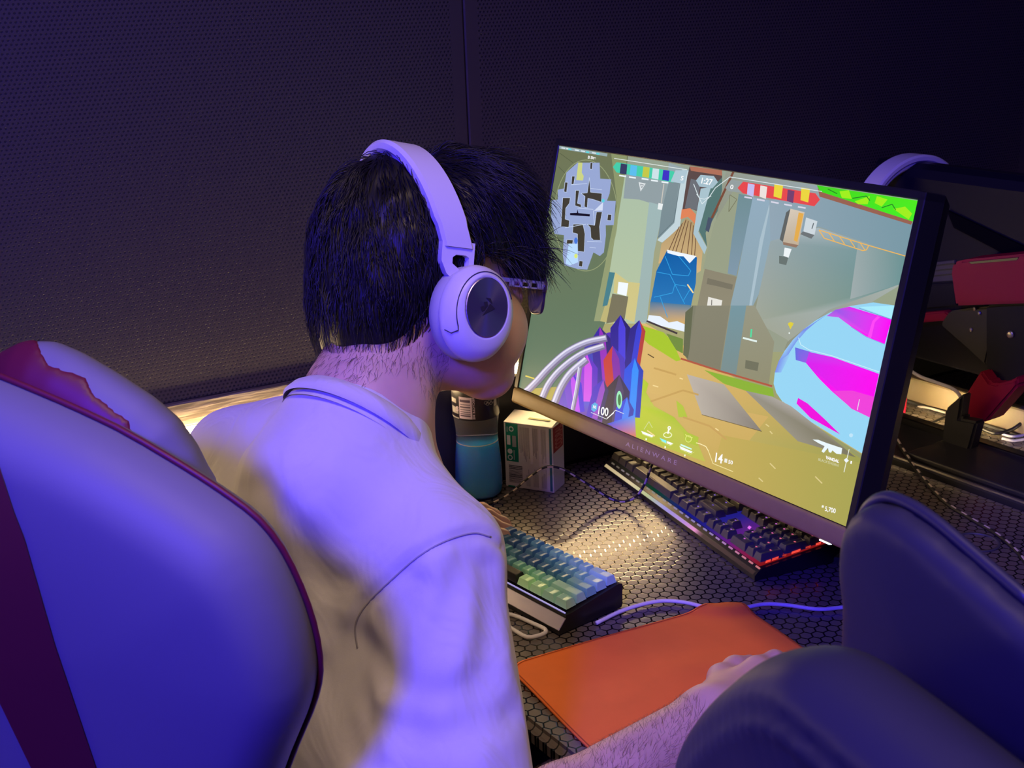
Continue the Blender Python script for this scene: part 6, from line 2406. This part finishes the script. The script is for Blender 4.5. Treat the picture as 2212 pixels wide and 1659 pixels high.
# headset hung over its top edge
hb = at_y(1975, 345, 1.80)
h2 = thing('headset', 'white headset hung over the top edge of the far monitor', 'headset', (hb[0], 1.80, zt_))
tops = 0.178
O2 = np.array([float(at_y(1966, 334, 1.80)[0]), 1.803, float(at_y(1966, 334, 1.80)[2]) - 0.155 - 0.0035])
headset(h2, O2, np.array([0.05, -0.9987, 0.0]), np.array([0.9987, 0.05, 0.0]), np.array([0.0, 0.0, 1.0]), band_lean=0.0, width=0.135, top=0.155, letters=False)
wc = tag(MB().tube([Vector(p) for p in spline([at_y(1930, 755, 1.70), at_y(1950, 787, 1.70), at_y(1985, 812, 1.70), at_y(2022, 826, 1.70), at_y(2063, 843, 1.70), at_y(2080, 870, 1.712), at_y(2086, 900, 1.72)], 6)], 0.0030, 8).build('white_cable', M_CABLE, None, True), 'white cable hanging in the gap behind the large monitor', 'cable')
# low cream panel on the far desk, cables and dark boxes behind
lp = thing('low_panel', 'low cream panel standing along the far desk behind the stand', 'panel', (-1.3, 1.80, 0.75))
MB().box((-1.17, 1.803, 0.7745), (0.62, 0.02, 0.046), None, 0.004, 2).build('board', M_CREAM, lp)
MB().box((-1.17, 1.790, 0.7525), (0.62, 0.006, 0.004)).build('dark_foot', M_BLACK, lp)
tag(MB().tube([Vector(p) for p in spline([at_z(1900, 925, 0.80), at_y(1955, 895, 1.785), at_y(1985, 879, 1.785), at_y(2035, 889, 1.785), at_y(2080, 905, 1.785)], 6)], 0.0022, 8).build('grey_cable', mat('grey_rubber', (0.35, 0.31, 0.28), 0.5), None, True), 'grey cable draped along the low cream panel', 'cable')
tag(MB().tube([Vector(p) for p in spline([at_z(1990, 930, 0.753), at_z(2020, 910, 0.756), at_z(2060, 894, 0.757), at_z(2110, 880, 0.757)], 6)], 0.0022, 8).build('black_cable', M_BLACK, None, True), 'black cable crossing the lit hexagon desk behind the monitor', 'cable')
tag(MB().tube([Vector(p) for p in spline([at_z(2120, 925, 0.756), at_z(2150, 936, 0.756), at_z(2185, 928, 0.762), at_z(2215, 908, 0.775), at_z(2260, 880, 0.78)], 6)], 0.0032, 8).build('black_cable', M_BLACK, None, True), 'thick black cable curving past the far stand at the right edge', 'cable')
for i, (l_, dv) in enumerate((('upper pale cable at the right edge of the far desk', 0), ('lower pale cable at the right edge of the far desk', 9))):
    tag(MB().tube([Vector(p) for p in spline([at_z(2165, 938 + dv, 0.755), at_z(2190, 943 + dv, 0.755), at_z(2225, 937 + dv, 0.755), at_z(2270, 925 + dv, 0.755)], 6)], 0.0024, 8).build('pale_cable', M_CABLE, None, True), l_, 'cable')
rd = thing('red_plastic_part', 'small red plastic part with ridges at the corner of the lit far desk', 'case', (-1.42, 1.74, 0.75))  # ridged plastic object, the same red as the far stand
rc = at_z(1938, 905, 0.75)
rf = Field((rc[0] - 0.07, rc[1] - 0.05, 0.75), (rc[0] + 0.05, rc[1] + 0.09, 0.82), 0.003)
for k_, (u, v_, r_2) in enumerate(((1942, 862, 0.011), (1942, 876, 0.010), (1940, 890, 0.010), (1938, 902, 0.010))):
    p = at_y(u + 4, v_, 1.735 - 0.004 * k_)
    rf.union(rf.cone(p + np.array([-0.05, -0.02, 0]), p, r_2 + 0.002, r_2), 0.003)
rf.union(rf.cone(np.array([rc[0] - 0.03, rc[1] + 0.02, 0.762]), np.array([rc[0] - 0.03, rc[1] + 0.02, 0.79]), 0.013, 0.011), 0.012)
rf.D = np.maximum(rf.D, 0.7505 - rf.Z)
pymesh('body', *rf.mesh(1), M_RED, rd)
